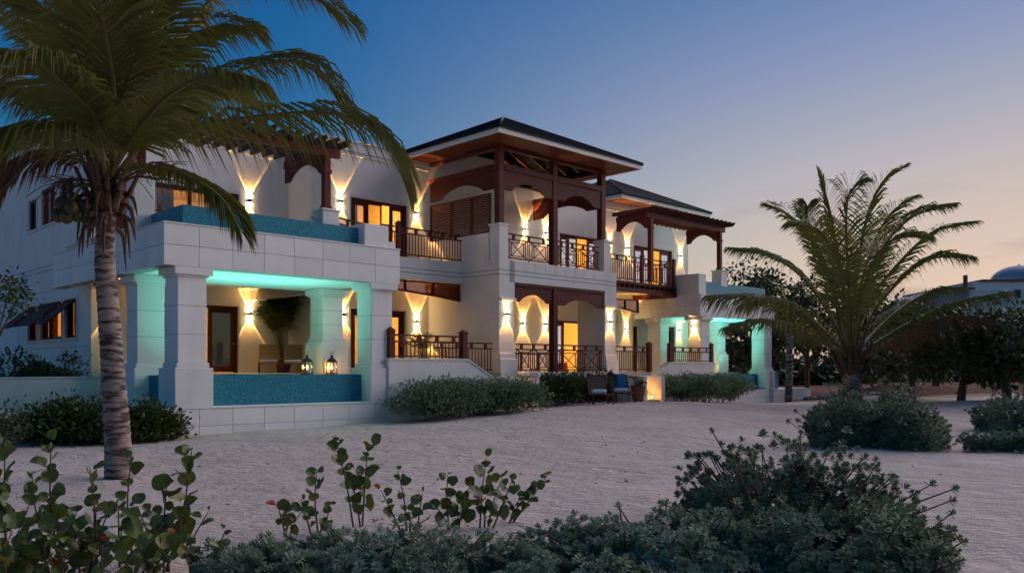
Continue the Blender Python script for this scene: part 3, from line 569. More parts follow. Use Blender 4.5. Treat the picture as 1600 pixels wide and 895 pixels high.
# --- railings
def railing(p0, p1, zb, h, n, posts=(), style='bars', kick=.1, z1=None):
    """railing between (s,t) points; bars = plain balusters, fret = crossed panels; mesh parts under one railing"""
    p0, p1 = Vector(p0), Vector(p1); d = p1 - p0; L = d.length; a = math.atan2(d.y, d.x); mid = (p0 + p1) / 2
    top = cbox('railing', (L, .075, .05), WOODH, villa, (mid.x, mid.y, zb + h), (0, 0, a), .008)
    def add(name, dims, u_, z, rot=(0, 0, 0)):
        return cbox(name, dims, WOODH, top, (u_ - L / 2, 0, z - zb - h), rot, .004)
    zm, zl = zb + h - .19, zb + kick
    add('rail', (L, .05, .045), L / 2, zm); add('rail', (L, .05, .045), L / 2, zl)
    nb = max(2, int(L / .6))
    for i in range(nb): add('block', (.13, .045, .14), L * (i + .5) / nb, zm + .094)
    if style == 'bars':
        for i in range(n): add('baluster', (.032, .032, zm - zl - .045), L * (i + .5) / n, (zm + zl) / 2)
        for i in range(0, n, 4): add('foot', (.032, .032, kick), L * (i + .5) / n, zb + kick / 2 - .01)
    else:
        bays = max(1, round(L / 1.16)); bw = L / bays; H = zm - zl
        for b in range(bays):
            u0 = b * bw
            for q in (.05, .17): add('baluster', (.032, .032, H - .045), u0 + q, (zm + zl) / 2); add('baluster', (.032, .032, H - .045), u0 + bw - q, (zm + zl) / 2)
            x0, x1, y0, y1 = u0 + .27, u0 + bw - .27, zl + H * .12, zl + H * .86; ww, hh = x1 - x0, y1 - y0; al = math.atan2(hh, ww); dl = math.hypot(ww, hh)
            add('fret_bar', (.03, .032, hh), x0, (y0 + y1) / 2); add('fret_bar', (.03, .032, hh), x1, (y0 + y1) / 2)
            add('fret_bar', (ww, .03, .03), (x0 + x1) / 2, y0); add('fret_bar', (ww, .03, .03), (x0 + x1) / 2, y1)
            add('fret_bar', (dl, .026, .03), (x0 + x1) / 2, (y0 + y1) / 2, (0, al, 0)); add('fret_bar', (dl, .022, .03), (x0 + x1) / 2, (y0 + y1) / 2, (0, -al, 0))
            for sg in (-1, 1):
                xa = x0 if sg < 0 else x1; e = .21
                add('fret_bar', (e * 1.41, .024, .03), xa + sg * e * .35, y1 + .02, (0, sg * -.5, 0)); add('fret_bar', (e * 1.41, .024, .03), xa + sg * e * .35, y0 - .01, (0, sg * .5, 0))
        for i in range(bays + 1): add('foot', (.04, .04, kick), min(max(i * bw, .03), L - .03), zb + kick / 2 - .01)
    return top
def newel(s, t, z0, h, w=.15):
    p = boxes('newel_post', [(s - w / 2, s + w / 2, t - w / 2, t + w / 2, z0, z0 + h), (s - w / 2 - .025, s + w / 2 + .025, t - w / 2 - .025, t + w / 2 + .025, z0 + h + .002, z0 + h + .04)], WOODH, villa, .008)
    k = w / 2 + .01; z = z0 + h + .042
    link('finial', pymesh('finial', [(s - k, t - k, z), (s + k, t - k, z), (s + k, t + k, z), (s - k, t + k, z), (s, t, z + .1)], [(0, 1, 4), (1, 2, 4), (2, 3, 4), (3, 0, 4), (3, 2, 1, 0)]), WOODH, p)
railing((9.0, 3.99), (12.66, 3.99), F2 + .03, 1.02, 28); newel(9.75, 3.99, F2 + .03, 1.12)
railing((5.6, 2.75), (8.9, 3.9), F2 - .1, 1.0, 16)
railing((13.16, 2.14), (15.52, 2.14), F2 + .03, .96, 0, style='fret'); railing((15.8, 2.14), (18.34, 2.14), F2 + .03, .96, 0, style='fret')
railing((19.0, 3.55), (25.45, 3.55), F2, 1.1, 44); newel(23.05, 3.55, F2 - .02, 1.2); newel(25.5, 3.55, F2 - .02, 1.2)
railing((25.5, 3.65), (25.5, 5.9), F2, 1.1, 14)
railing((13.6, 2.1), (15.5, 2.1), F1, 1.04, 0, style='fret'); railing((15.8, 2.1), (18.5, 2.1), F1, 1.04, 0, style='fret')
railing((6.66, .1), (9.3, .1), 1.91, .68, 18, kick=.06); newel(6.58, .1, 1.91, .78, .2); newel(9.37, .1, 1.91, .78, .2)
railing((10.0, 2.32), (12.66, 2.32), F1, 1.04, 18)
railing((19.3, 2.36), (21.9, 2.36), F1, 1.06, 18); newel(21.98, 2.36, F1, 1.18, .2)
railing((23.55, 2.34), (26.7, 2.34), 1.90, .66, 20, kick=.06); newel(23.5, 2.34, 1.90, .76, .2); newel(26.78, 2.34, 1.90, .8, .2)
# timber balcony edge on the right: joists and beam
bb = boxes('balcony_beam', [(19.3, 25.55, 3.48, 3.62, 5.0, 5.2), (19.3, 25.55, 3.44, 3.75, 5.36, 5.47)], WOODH, villa, .01)
for i in range(17): cbox('joist', (.09, 2.2, .14), WOODH, bb, (19.5 + i * .37, 4.6, 5.275), bevel=.006)
boxes('balcony_end', [(25.48, 25.6, 3.44, 5.95, 4.95, 5.47)], WOODH, villa, .008)

# --- arched timber valances
def arch_poly(a0, a1, ztop, zlow, zhigh, flat=.16, n=14):
    w = a1 - a0; f = flat * w; pts = [(a0, ztop), (a0, zlow), (a0 + f, zlow)]
    for i in range(1, n):
        x = i / n; c = math.sin(math.pi * x) ** .75
        pts.append((a0 + f + (w - 2 * f) * x, zlow + (zhigh - zlow) * min(1, c)))
    return pts + [(a1 - f, zlow), (a1, zlow), (a1, ztop)]
def valance(axis, a0, a1, d, ztop, zbeam, zlow, zhigh, th=.1, m=WOOD):
    b = prism('valance', arch_poly(a0, a1, zbeam - .002, zlow, zhigh), axis, d + .03, d + .03 + th * .5, m, villa)
    if ztop > zbeam:
        if axis == 's': boxes('beam', [(a0, a1, d - .02, d + .16, zbeam, ztop)], m, b, .01)
        else: boxes('beam', [(d - .02, d + .16, a0, a1, zbeam, ztop)], m, b, .01)
    pl = arch_poly(a0, a1, zbeam - .002, zlow, zhigh)[1:-1]
    bars = [(Vector((p[0], d + .045, p[1])) if axis == 's' else Vector((d + .045, p[0], p[1]))) for p in pl]
    tubes('bead', [(bars, .022)], m, b, 5)
    return b
valance('s', 12.95, 15.5, 2.0, 8.92, 8.70, 8.02, 8.36); valance('s', 15.78, 18.32, 2.0, 8.92, 8.70, 8.02, 8.36)
valance('t', 2.28, 5.95, 12.72, 8.93, 8.70, 8.06, 8.42); valance('t', 2.3, 5.95, 18.42, 8.93, 8.70, 8.06, 8.42)
valance('s', 13.45, 15.52, 2.02, 4.71, 4.6, 4.06, 4.34); valance('s', 15.78, 18.54, 2.02, 4.71, 4.6, 4.04, 4.30)
def glazed_valance(s0, s1, t, z1, zl, zh, k=2):
    pts = [(s0, z1), (s0, zh)] + [(s0 + (s1 - s0) * i / 10, zh - (zh - zl) * (i / 10) ** 2) for i in range(1, 11)] + [(s1, z1)]
    g = boxes('valance', [(s0, s1, t, t + .1, z1 - .05, z1), (s0, s0 + .08, t + .002, t + .1, zh - .02, z1 - .052), (s1 - .1, s1, t + .002, t + .1, zl, z1 - .052)] + [(s0 + (s1 - s0) * i / k - .04, s0 + (s1 - s0) * i / k + .04, t + .002, t + .1, zh - (zh - zl) * (i / k) ** 2 - .02, z1 - .052) for i in range(1, k)], WOOD, villa, .006)
    tubes('bead', [([Vector((a, t + .05, z)) for a, z in pts[1:-1]], .04)], WOOD, g, 6)
    q = [(a, z) for a, z in pts]; q[0] = (s0, z1 - .06); q[-1] = (s1, z1 - .06)
    prism('pane', q, 's', t + .045, t + .055, BRONZE, g)
glazed_valance(7.6, 12.66, 4.05, 4.72, 4.12, 4.42, 4)
glazed_valance(19.4, 23.3, 3.9, 4.72, 4.16, 4.46, 4)
boxes('valance', [(.95, 1.6, 7.62, 7.74, 4.15, 4.9)], WOOD, villa, .01)
# --- tower posts, louvres, roof frame
for s in (12.70, 15.52, 18.36):
    boxes('tower_post', [(s, s + .26, 2.0, 2.26, (6.792 if s != 15.52 else F2 + .03), 9.6)] , WOODH, villa, .012)
boxes('portico_post', [(15.53, 15.78, 2.0, 2.25, F1, 4.72)], WOODH, villa, .012)
for (ta, tb) in ((2.5, 3.55), (3.55, 4.7), (4.7, 5.95)):
    sc_ = boxes('louvre_screen', [(12.72, 12.8, ta, ta + .06, 6.52, 7.92), (12.72, 12.8, tb - .06, tb, 6.52, 7.92), (12.721, 12.799, ta + .06, tb - .06, 7.86, 7.92), (12.721, 12.799, ta + .06, tb - .06, 6.52, 6.58)], WOOD, villa, .006)
    for i in range(15): cbox('slat', (.075, tb - ta - .13, .018), WOODH, sc_, (12.77, (ta + tb) / 2, 6.64 + i * .0835), (0, R(38), 0), .003)
def hip_roof(s0, s1, t0, t1, zf, zt, apexes, rise_mat=SLATE):
    """eave rectangle, ridge from apexes[0] to apexes[1] (s,t,z)"""
    e = zt + .012; A, B = apexes; ov = .05
    c = [(s0 - ov, t0 - ov, e), (s1 + ov, t0 - ov, e), (s1 + ov, t1 + ov, e), (s0 - ov, t1 + ov, e)]
    same = (Vector(A) - Vector(B)).length < .01
    v = c + [A, B] + [(x, y, z - .05) for x, y, z in c] + [(A[0], A[1], A[2] - .06), (B[0], B[1], B[2] - .06)]
    f = [(0, 1, 4), (1, 2, 5, 4), (2, 3, 5), (3, 0, 4, 5)]
    f2 = [tuple(i + 6 for i in reversed(q)) for q in f]; f3 = [(i, i + 6, (i + 1) % 4 + 6, (i + 1) % 4) for i in range(4)]
    me = pymesh('roof', v, f + f2 + f3); r = link('roof', me, rise_mat, villa)
    boxes('fascia', [(s0, s1, t0, t0 + .05, zf, zt), (s0, s1, t1 - .05, t1, zf, zt), (s0, s0 + .05, t0 + .05, t1 - .05, zf, zt), (s1 - .05, s1, t0 + .05, t1 - .05, zf, zt)], TRIM, r, .01)
    hips = [([c[i], A if i < 2 else B], .045) for i in range(4)]; tubes('ridge_cap', [([Vector(a) + Vector((0, 0, .02)), Vector(b) + Vector((0, 0, .02))], q) for (a, b), q in hips], rise_mat, r, 6)
    # slate courses: thin lapped strips that step down each visible slope
    for (i0, i1, ap) in ((0, 1, A), (3, 0, A)):
        a, b = Vector(c[i0]), Vector(c[i1]); p = Vector(ap); q = Vector(B) if (not same and i0 == 3) else p; vv = []; ff = []; nrm = (b - a).cross(p - a).normalized(); nrm = nrm if nrm.z > 0 else -nrm
        N_ = 22
        for k in range(N_):
            x0, x1 = k / N_, (k + 1) / N_ + .004
            l0, r0 = a.lerp(q if i0 == 3 else p, x0), b.lerp(p, x0); l1, r1 = a.lerp(q if i0 == 3 else p, min(x1, 1)), b.lerp(p, min(x1, 1)); o_ = len(vv)
            vv += [l0 + nrm * .03, r0 + nrm * .03, r1 + nrm * .012, l1 + nrm * .012, l0 + nrm * .004, r0 + nrm * .004]; ff += [(o_, o_ + 1, o_ + 2, o_ + 3), (o_ + 4, o_ + 5, o_ + 1, o_)]
        tag(link('slate_courses', pymesh('slate_courses', vv, ff), rise_mat, r), kind='stuff')
    return r
r1 = hip_roof(11.56, 19.4, .8, 8.65, 9.55, 9.74, ((15.48, 4.72, 11.62), (15.48, 4.73, 11.62)))
boxes('soffit', [(11.61, 19.35, .85, 2.0, 9.575, 9.6), (11.61, 12.7, 2.0, 8.6, 9.575, 9.6), (18.65, 19.35, 2.0, 8.6, 9.575, 9.6)], WOOD, r1, 0)
boxes('wall_plate', [(12.7, 18.65, 2.02, 2.22, 9.45, 9.57), (12.72, 12.92, 2.22, 6, 9.45, 9.57), (18.42, 18.62, 2.22, 6, 9.45, 9.57)], WOOD, r1, .01)
rl = [(12.9 + i * .7, 2.2) for i in range(9)]
for (s, t) in rl:
    k = 1 - abs(s - 15.48) / 3.0
    p0, p1 = Vector((s, 2.1, 9.68)), Vector((s, 2.1 + max(.4, 2.6 * k), 9.68 + max(.4, 2.6 * k) * .46)); mid = (p0 + p1) / 2; L = (p1 - p0).length
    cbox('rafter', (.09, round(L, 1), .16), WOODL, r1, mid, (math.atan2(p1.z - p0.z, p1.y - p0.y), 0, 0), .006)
for t in [2.4 + i * .7 for i in range(6)]:
    for sg in (-1, 1):
        k = 1 - abs(t - 4.72) / 3.0; L0 = max(.4, 2.5 * k); s0_ = 15.48 + sg * 2.75
        p0, p1 = Vector((s0_, t, 9.68)), Vector((s0_ - sg * L0, t, 9.68 + L0 * .46)); L = (p1 - p0).length
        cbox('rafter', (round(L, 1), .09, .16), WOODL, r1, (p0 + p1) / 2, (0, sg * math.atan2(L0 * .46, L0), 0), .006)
r2 = hip_roof(23.4, 30.95, 5.0, 13, 9.60, 9.80, ((27.17, 8.78, 11.6), (27.17, 9.22, 11.6)))
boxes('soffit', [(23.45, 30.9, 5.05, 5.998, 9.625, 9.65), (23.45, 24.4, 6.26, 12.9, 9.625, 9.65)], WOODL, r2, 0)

# --- pergolas
def pergola(s0, s1, t0, tw, ztop, zpost, n, posts):
    """rafters run in t over two front posts; ends past the front beam"""
    zb = ztop - .42
    b = boxes('pergola', [(s0 - .35, s1 + .45, t0 - .06, t0 + .1, zb, zb + .24)], WOODH, villa, .012)
    for s in (s0, s1):
        boxes('side_beam', [(s - .06, s + .1, t0 + .1, tw - .01, zb + .002, zb + .238)], WOODH, b, .01)
        prism('bracket', arch_poly(t0 + .1, tw - .02, zb, zb - .42, zb - .06, .12), 't', s - .02, s + .05, WOODH, b)
    for i in range(n):
        s = s0 - .3 + (s1 - s0 + .7) * i / (n - 1)
        poly = [(t0 - .62, ztop - .04), (t0 - .62, ztop - .07), (t0 - .45, ztop - .178), (tw - .02, ztop - .178), (tw - .02, ztop), (t0 - .62, ztop)]
        prism('rafter', poly, 't', s - .035, s + .035, WOODH, b)
    for s, z in posts:
        p = boxes('post', [(s - .1, s + .1, t0 - .1, t0 + .1, z, zb - .002), (s - .125, s + .125, t0 - .125, t0 + .125, zb - .5, zb - .38), (s - .125, s + .125, t0 - .125, t0 + .125, z + .001, z + .1)], WOODH, b, .01)
    return b
pl_left = pergola(.4, 5.0, 1.0, 3.3, 8.05, 0, 15, ((5.0, 6.12),))
boxes('post', [(.35, .55, 2.5, 2.7, 6.6, 7.62)], WOODH, pl_left, .01)
pergola(22.75, 28.35, 2.85, 4.78, 8.72, 0, 18, ((22.75, F2), (28.35, 6.42)))
for s, t, z0, z1 in ((5.0, 1.0, 5.5, 6.1), (.45, 2.6, 5.0, 6.6), (28.35, 2.85, 5.6, 6.40)):
    boxes('pedestal', [(s - .27, s + .27, t - .27, t + .27, z0, z1 - .06), (s - .31, s + .31, t - .31, t + .31, z1 - .058, z1)], STUCCO, villa, .01)
# small camera-like box and wall fittings
boxes('wall_box', [(1.32, 1.44, 7.65, 7.748, 4.0, 4.1)], METAL, villa, .004)

# ================================================================= LIGHT FITTINGS
def sconce_light(pos, up, energy, spread=56):
    ld = bpy.data.lights.new('sconce_beam', 'SPOT'); ld.energy = energy; ld.color = (1, .50, .12); ld.spot_size = R(spread); ld.spot_blend = .10; ld.shadow_soft_size = .012
    ld.use_nodes = True; n, l = ld.node_tree.nodes, ld.node_tree.links
    tcn = n.new('ShaderNodeTexCoord'); sp = n.new('ShaderNodeSeparateXYZ'); l.new(tcn.outputs['Normal'], sp.inputs[0])
    ab = n.new('ShaderNodeMath'); ab.operation = 'ABSOLUTE'; l.new(sp.outputs['Z'], ab.inputs[0])
    m_ = n.new('ShaderNodeMapRange'); m_.inputs['From Min'].default_value = math.cos(R(spread / 2)); m_.inputs['From Max'].default_value = math.cos(R(spread / 2 - 7)); m_.inputs['To Min'].default_value = 2.5; m_.inputs['To Max'].default_value = .40
    l.new(ab.outputs[0], m_.inputs['Value']); e = n['Emission']; l.new(m_.outputs[0], e.inputs['Strength'])
    lo = bpy.data.objects.new('sconce_beam', ld); COL.objects.link(lo); lo.location = pos; lo.rotation_euler = ((R(180) if up else 0) + random.uniform(-.03, .03), random.uniform(-.05, .05), 0)
LENS = emis('lamp_lens', (1, .75, .35), 30)
SC_BODY = None
def sconce(s, t, z, label, facing='t', e=1.0):
    """up-and-down wall light on a wall facing -t (or -s)"""
    global SC_BODY
    rz = ANG if facing == 't' else ANG - R(90)
    o = empty('wall_sconce', W(s, t, z), rz)
    tag(o, label, 'wall light', 'bronze up-and-down wall sconces of the villa')
    cbox('sconce_body', (.13, .09, .13), METAL, o, (0, -.065, 0), bevel=.012)
    cbox('back_plate', (.09, .018, .09), METAL, o, (0, -.011, 0), bevel=.003)
    for sg in (-1, 1): cbox('lens', (.09, .06, .008), LENS, o, (0, -.065, sg * .07), bevel=.001)
    e *= random.uniform(.78, 1.22)
    off = W(s, t - .075, z) if facing == 't' else W(s - .075, t, z)
    sconce_light(off + Vector((0, 0, .085)), True, 42 * e, 60); sconce_light(off - Vector((0, 0, .085)), False, 32 * e, 66)
SCONCES = [
 (6.43, TA, 7.60, 'lit wall sconce upstairs on the recessed wall right of the palm-side bedroom doors'),
 (8.68, TB, 7.55, 'lit wall sconce upstairs left of the yellow-lit doors, beside the left pergola post'),
 (12.08, TB, 7.57, 'lit wall sconce upstairs between the yellow-lit doors and the louvre screen'),
 (18.0, TB, 7.60, 'lit wall sconce under the tower roof, the one nearer the corner pedestal'),
 (19.28, TB, 7.60, 'lit wall sconce under the tower roof, the one beside the middle post'),
 (23.75, TB, 7.56, 'lit wall sconce upstairs just past the tower, half behind the railing pedestal'),
 (25.1, TB, 7.50, 'lit wall sconce upstairs under the arched bracket of the far pergola'),
 (29.6, TB, 7.52, 'lit wall sconce upstairs at the far end of the pergola wall'),
 (6.43, TA, 3.56, 'lit wall sconce in the pool pavilion between the glazed door and the big potted palm'),
 (8.80, TB, 3.52, 'lit wall sconce half hidden behind the inner pavilion column with lanterns'),
 (12.10, TB, 3.40, 'lit wall sconce above the small potted palm on the terrace'),
 (17.88, TB, 3.55, 'lit wall sconce in the entrance porch, the one next to the left pier'),
 (19.24, TB, 3.56, 'lit wall sconce in the entrance porch, the one next to the timber post'),
 (25.0, TB, 3.55, 'lit wall sconce on the porch wall right of the entrance pier'),
 (29.45, TB, 3.62, 'lit wall sconce beside the mahogany door of the far pavilion'),
 (13.06, 2.0, 3.55, 'lit wall sconce on the front of the left entrance pier'),
 (18.86, 2.0, 3.50, 'lit wall sconce on the front of the right entrance pier')]
for s, t, z, lb in SCONCES: sconce(s, t, z, lb)
sconce(1.42, 7.75, 3.5, 'lit wall sconce on the house corner behind the palm trunk')
sconce(25.95, 2.70, 3.62, 'lit wall sconce on the side of the far pavilion column', 's')

FLAME = emis('flame', (1, .42, .08), 22)
LGLASS = glassy('lantern_glass', (1, 1, 1), .6)
def lantern(loc, label, e=6):
    o = empty('lantern', loc, ANG); tag(o, label, 'lantern', 'candle lanterns on the pool edges')
    bl = [(-.13, .13, -.13, .13, 0, .035), (-.12, .12, -.12, .12, .36, .40)] + [(a - .012, a + .012, b - .012, b + .012, .036, .359) for a in (-.11, .11) for b in (-.11, .11)]
    boxes('frame', bl, METAL, o, .003)
    lathe('lantern_roof', [(.15, .402), (.10, .46), (.05, .50), (.035, .54), (.05, .55), (.001, .57)], METAL, o, 12)
    tubes('ring', [([Vector((.045 * math.cos(a), 0, .61 + .045 * math.sin(a))) for a in np.linspace(0, 2 * math.pi, 13)], .007)], METAL, o, 5)
    for a, b in ((0, -.112), (0, .112)): cbox('pane', (.19, .004, .31), LGLASS, o, (a, b, .2), bevel=0)
    lathe('candle', [(.04, .037), (.04, .16), (.001, .16)], TOWEL, o, 10)
    lathe('flame', [(.004, .165), (.022, .19), (.018, .22), (.002, .26)], FLAME, o, 8)
    ld = bpy.data.lights.new('candle_light', 'POINT'); ld.energy = e * .12; ld.color = (1, .45, .12); ld.shadow_soft_size = .03
    lo = bpy.data.objects.new('candle_light', ld); COL.objects.link(lo); lo.location = Vector(loc) + Vector((0, 0, .23))
lantern(W(5.2, 2.36, 1.44), 'black candle lantern on the pool edge left of the inner column'); lantern(W(6.05, 2.36, 1.44), 'black candle lantern on the pool edge right of the inner column')
lantern(W(30.4, 4.75, 1.4), 'bright candle lantern at the back edge of the far pavilion pool', 14)
def tealight(loc, label):
    o = empty('tea_light', loc); tag(o, label, 'candle', 'tea lights on the front steps')
    lathe('cup', [(.03, 0), (.045, .01), (.055, .09), (.05, .09), (.04, .015), (.001, .015)], LGLASS, o, 12)
    lathe('wax', [(.036, .016), (.036, .04), (.001, .04)], TOWEL, o, 10); lathe('flame', [(.004, .042), (.028, .06), (.022, .09), (.002, .13)], FLAME, o, 8)
    ld = bpy.data.lights.new('candle_light', 'POINT'); ld.energy = .045; ld.color = (1, .42, .1); ld.shadow_soft_size = .03
    lo = bpy.data.objects.new('candle_light', ld); COL.objects.link(lo); lo.location = Vector(loc) + Vector((0, -.0, .12))
for i in range(2): tealight(W(12.38, .4 + i * .3, .38 + i * .2), 'tea light glowing on the %s step beside the rolled towels' % ('lowest', 'second')[i])
for i in range(3): tealight(W(19.55, .4 + i * .3, .38 + i * .2), 'tea light glowing on the %s step beside the potted plant' % ('lowest', 'second', 'third')[i])

# ================================================================= FURNITURE AND SMALL THINGS
def lounger(loc, rz, label, towel=None):
    o = empty('sun_lounger', loc, rz); tag(o, label, 'lounge chair', 'sling lounge chairs on the sand')
    w = .68
    tubes('seat_frame', [([(-w / 2, -.75, .34), (-w / 2, .3, .30)], .022), ([(w / 2, -.75, .34), (w / 2, .3, .30)], .022), ([(-w / 2, -.75, .34), (w / 2, -.75, .34)], .022)], WOODH, o, 8)
    tubes('back_frame', [([(-w / 2, .3, .30), (-w / 2, .62, .98)], .022), ([(w / 2, .3, .30), (w / 2, .62, .98)], .022), ([(-w / 2, .62, .98), (w / 2, .62, .98)], .022)], WOODH, o, 8)
    link('seat_sling', boxes_mesh('seat_sling', [(-w / 2 + .02, w / 2 - .02, -.74, .3, .318, .332)], .004), FABRIC, o)
    v = [(-w / 2 + .02, .31, .31), (w / 2 - .02, .31, .31), (w / 2 - .02, .62, .97), (-w / 2 + .02, .62, .97)]; v += [(x, y + .015, z) for x, y, z in v]
    link('back_sling', pymesh('back_sling', v, [(0, 1, 2, 3), (7, 6, 5, 4), (0, 4, 5, 1), (1, 5, 6, 2), (2, 6, 7, 3), (3, 7, 4, 0)]), FABRIC, o)
    for sx_ in (-w / 2, w / 2):
        for y in (-.55, .22):
            tubes('leg', [([Vector((sx_, y + .17 * math.cos(a), .165 + .165 * math.sin(a))) for a in np.linspace(-math.pi * 1.0, math.pi, 15)], .018)], WOODH, o, 7)
def ptz(px, py, z):
    p = zpt(px, py, z); return Vector((p[0], p[1], z))
def gp(px, d):
    x = (px - HX) / FPX * d; return Vector((x, d, gz((x, d)) + float(lumps(np.array(x), np.array(d)))))
L1 = gp(937, 29.6); L2 = gp(971, 31.0)
face = ANG - R(38)
lounger(L1, face, 'brown sling lounge chair on the sand with only a white towel roll'); lounger(L2, face, 'brown sling lounge chair on the sand with a blue towel over its back')
def rolled(loc, rz, label, r=.085, L=.5, grp='rolled white towels'):
    pts = [Vector((x, 0, r)) for x in np.linspace(-L / 2, L / 2, 7)]; v, f = tube_np(pts, [r * .9] + [r] * 5 + [r * .9], 14)
    o = link('rolled_towel', pymesh('rolled_towel', v, f, True), TOWEL, None, loc, (0, 0, rz)); tag(o, label, 'towel', grp)
def off(loc, rz, x, y, z):
    c, s = math.cos(rz), math.sin(rz); return Vector(loc) + Vector((x * c - y * s, x * s + y * c, z))
rolled(off(L1, face, 0, .1, .334), face, 'white towel roll on the seat of the brown chair without a blue towel'); rolled(off(L2, face, 0, .1, .334), face, 'white towel roll on the seat of the chair with the blue towel')
def drape(loc, rz):
    v = []; n_ = 8
    prof = [(.335, .44), (.43, .66), (.52, .84), (.595, .985), (.645, 1.012), (.69, .96), (.66, .8)]
    for y, z in prof:
        for i in range(n_ + 1): v.append((-.05 + .34 * i / n_, y + .006 * math.sin(i * 2.1) - .012, z + .012))
    f = [(j * (n_ + 1) + i, j * (n_ + 1) + i + 1, (j + 1) * (n_ + 1) + i + 1, (j + 1) * (n_ + 1) + i) for j in range(len(prof) - 1) for i in range(n_)]
    o = link('beach_towel', pymesh('beach_towel', v, f, True), BLUE, None, loc, (0, 0, rz)); sol = o.modifiers.new('thickness', 'SOLIDIFY'); sol.thickness = .014
    tag(o, 'blue beach towel draped over the back of a brown lounge chair', 'towel')
drape(L2, face)
for i in range(2): rolled(W(12.72, .25 + i * .55, 1.31), ANG + R(90), 'rolled white towel on the step cheek wall, the %s one' % ('front', 'rear')[i], .1, .4, 'rolled towels on the cheek wall')
tp = gp(954, 31.8); o = empty('garden_torch', tp); tag(o, 'dark carved post with a round knob between the two lounge chairs', 'torch')
lathe('shaft', [(.11, 0), (.11, .05), (.05, .12), (.045, .8), (.06, .86), (.05, .95)], METAL, o, 12); lathe('knob', [(.04, .952), (.13, .98), (.15, 1.04), (.08, 1.1), (.03, 1.16), (.001, 1.18)], METAL, o, 14)
def pavilion_chair(loc, rz, label):
    o = empty('lounge_chair', loc, rz); tag(o, label, 'chair', 'tan woven chairs in the pool pavilion'); w = .66
    boxes('seat', [(-w / 2, w / 2, -.55, .2, .30, .36)], TAN, o, .02)
    v = [(-w / 2, .16, .36), (w / 2, .16, .36), (w / 2, .42, 1.0), (-w / 2, .42, 1.0)]; v += [(x, y + .05, z) for x, y, z in v]
    link('backrest', pymesh('backrest', v, [(0, 1, 2, 3), (7, 6, 5, 4), (0, 4, 5, 1), (1, 5, 6, 2), (2, 6, 7, 3), (3, 7, 4, 0)]), TAN, o)
    boxes('cushion', [(-w / 2 + .05, w / 2 - .05, -.5, .14, .362, .45)], TOWEL, o, .03)
    for x in (-w / 2 + .02, w / 2 - .02):
        tubes('leg', [([(x, -.5, .30), (x, -.58, .15), (x, -.52, .0)], .02)], METAL, o, 7); tubes('leg', [([(x, .16, .32), (x, .26, .15), (x, .2, 0)], .02)], METAL, o, 7)
cr_face = ANG - R(30)
pavilion_chair(W(6.55, 7.2, F1), cr_face, 'tan woven chair with white cushion beside the glazed pavilion door'); pavilion_chair(W(7.25, 6.75, F1), cr_face, 'tan woven chair with white cushion in front of the big potted palm')
# console with table lamp seen through the entrance
o = empty('console_table', W(22.0, 8.2, F1), ANG); tag(o, 'dark wooden console table inside the lit entrance doorway', 'table')
boxes('table_top', [(-.6, .6, -.2, .2, .78, .82)], WOOD, o, .006)
for x in (-.55, .55):
    for y in (-.15, .15): cbox('leg', (.06, .06, .78), WOOD, o, (x, y, .39))
o = empty('table_lamp', W(22.0, 8.2, F1 + .82), ANG); tag(o, 'glowing table lamp with pale shade inside the entrance', 'lamp')
lathe('lamp_base', [(.09, 0), (.09, .02), (.03, .06), (.05, .2), (.02, .3)], CLAY, o, 14); lathe('lamp_shade', [(.18, .3), (.13, .52)], emis('lamp_shade', (1, .68, .28), 6), o, 18)
o = empty('sofa', W(21.0, 7.3, F1), ANG); tag(o, 'low red-brown sofa inside the entrance doors', 'sofa')
boxes('seat', [(-.8, .8, -.4, .4, 0, .42)], CLAY, o, .05); boxes('backrest', [(-.8, .8, .2, .4, .422, .8)], CLAY, o, .05)
o = empty('dining_table', W(16.5, 4.2, F1), ANG); tag(o, 'dark wooden table on the entrance porch behind the crossed railing', 'table')
boxes('table_top', [(-1, 1, -.5, .5, .72, .76)], WOOD, o, .008)
for x in (-.9, .9):
    for y in (-.4, .4): cbox('leg', (.07, .07, .72), WOOD, o, (x, y, .36))

# ================================================================= PLANTS
def pot(o, r, h, m=CLAY): return lathe('pot', [(r * .65, 0), (r * .95, h * .55), (r, h * .85), (r * 1.08, h * .87), (r * 1.08, h), (r * .9, h), (r * .85, h * .9), (.001, h * .88)], m, o, 18)
def cane_palm(name, loc, h, spread, nst, potr, poth, label, nleaf=26, cat='potted plant'):
    """potted palm: canes with feathered leaves"""
    o = empty(name, loc, random.random() * 6); tag(o, label, cat); pot(o, potr, poth)
    st = []; P, D, N, L = [], [], [], []
    for k in range(nst):
        a = random.random() * 6.28; tip = Vector((math.cos(a) * spread * random.uniform(.25, 1), math.sin(a) * spread * random.uniform(.25, 1), h * random.uniform(.62, 1)))
        b = Vector((math.cos(a) * .07, math.sin(a) * .07, poth * .9)); md = b.lerp(tip, .55) + Vector((0, 0, h * .12)); c = bez([b, md, tip], 12); st.append((c, [.012 - .0008 * i for i in range(12)]))
        for i in range(nleaf):
            x = .35 + .65 * i / nleaf; j = min(int(x * 11), 10); p = c[j].lerp(c[j + 1], x * 11 - j); tg = (c[j + 1] - c[j]).normalized()
            sd = tg.cross(Vector((0, 0, 1))).normalized() * (1 if i % 2 else -1)
            P.append(p); D.append(tg * .7 + sd * 1.0 + Vector((random.uniform(-.2, .2), random.uniform(-.2, .2), random.uniform(-.35, .15)))); N.append(Vector((0, 0, 1)) + sd * .2); L.append(h * random.uniform(.13, .22))
    tubes('canes', st, RACHIS, o, 5)
    L = np.array(L); link('foliage', leaves_mesh('foliage', np.array(P), np.array(D), np.array(N), L, L * .2, .2, .12), POTP, o)['kind'] = 'stuff'
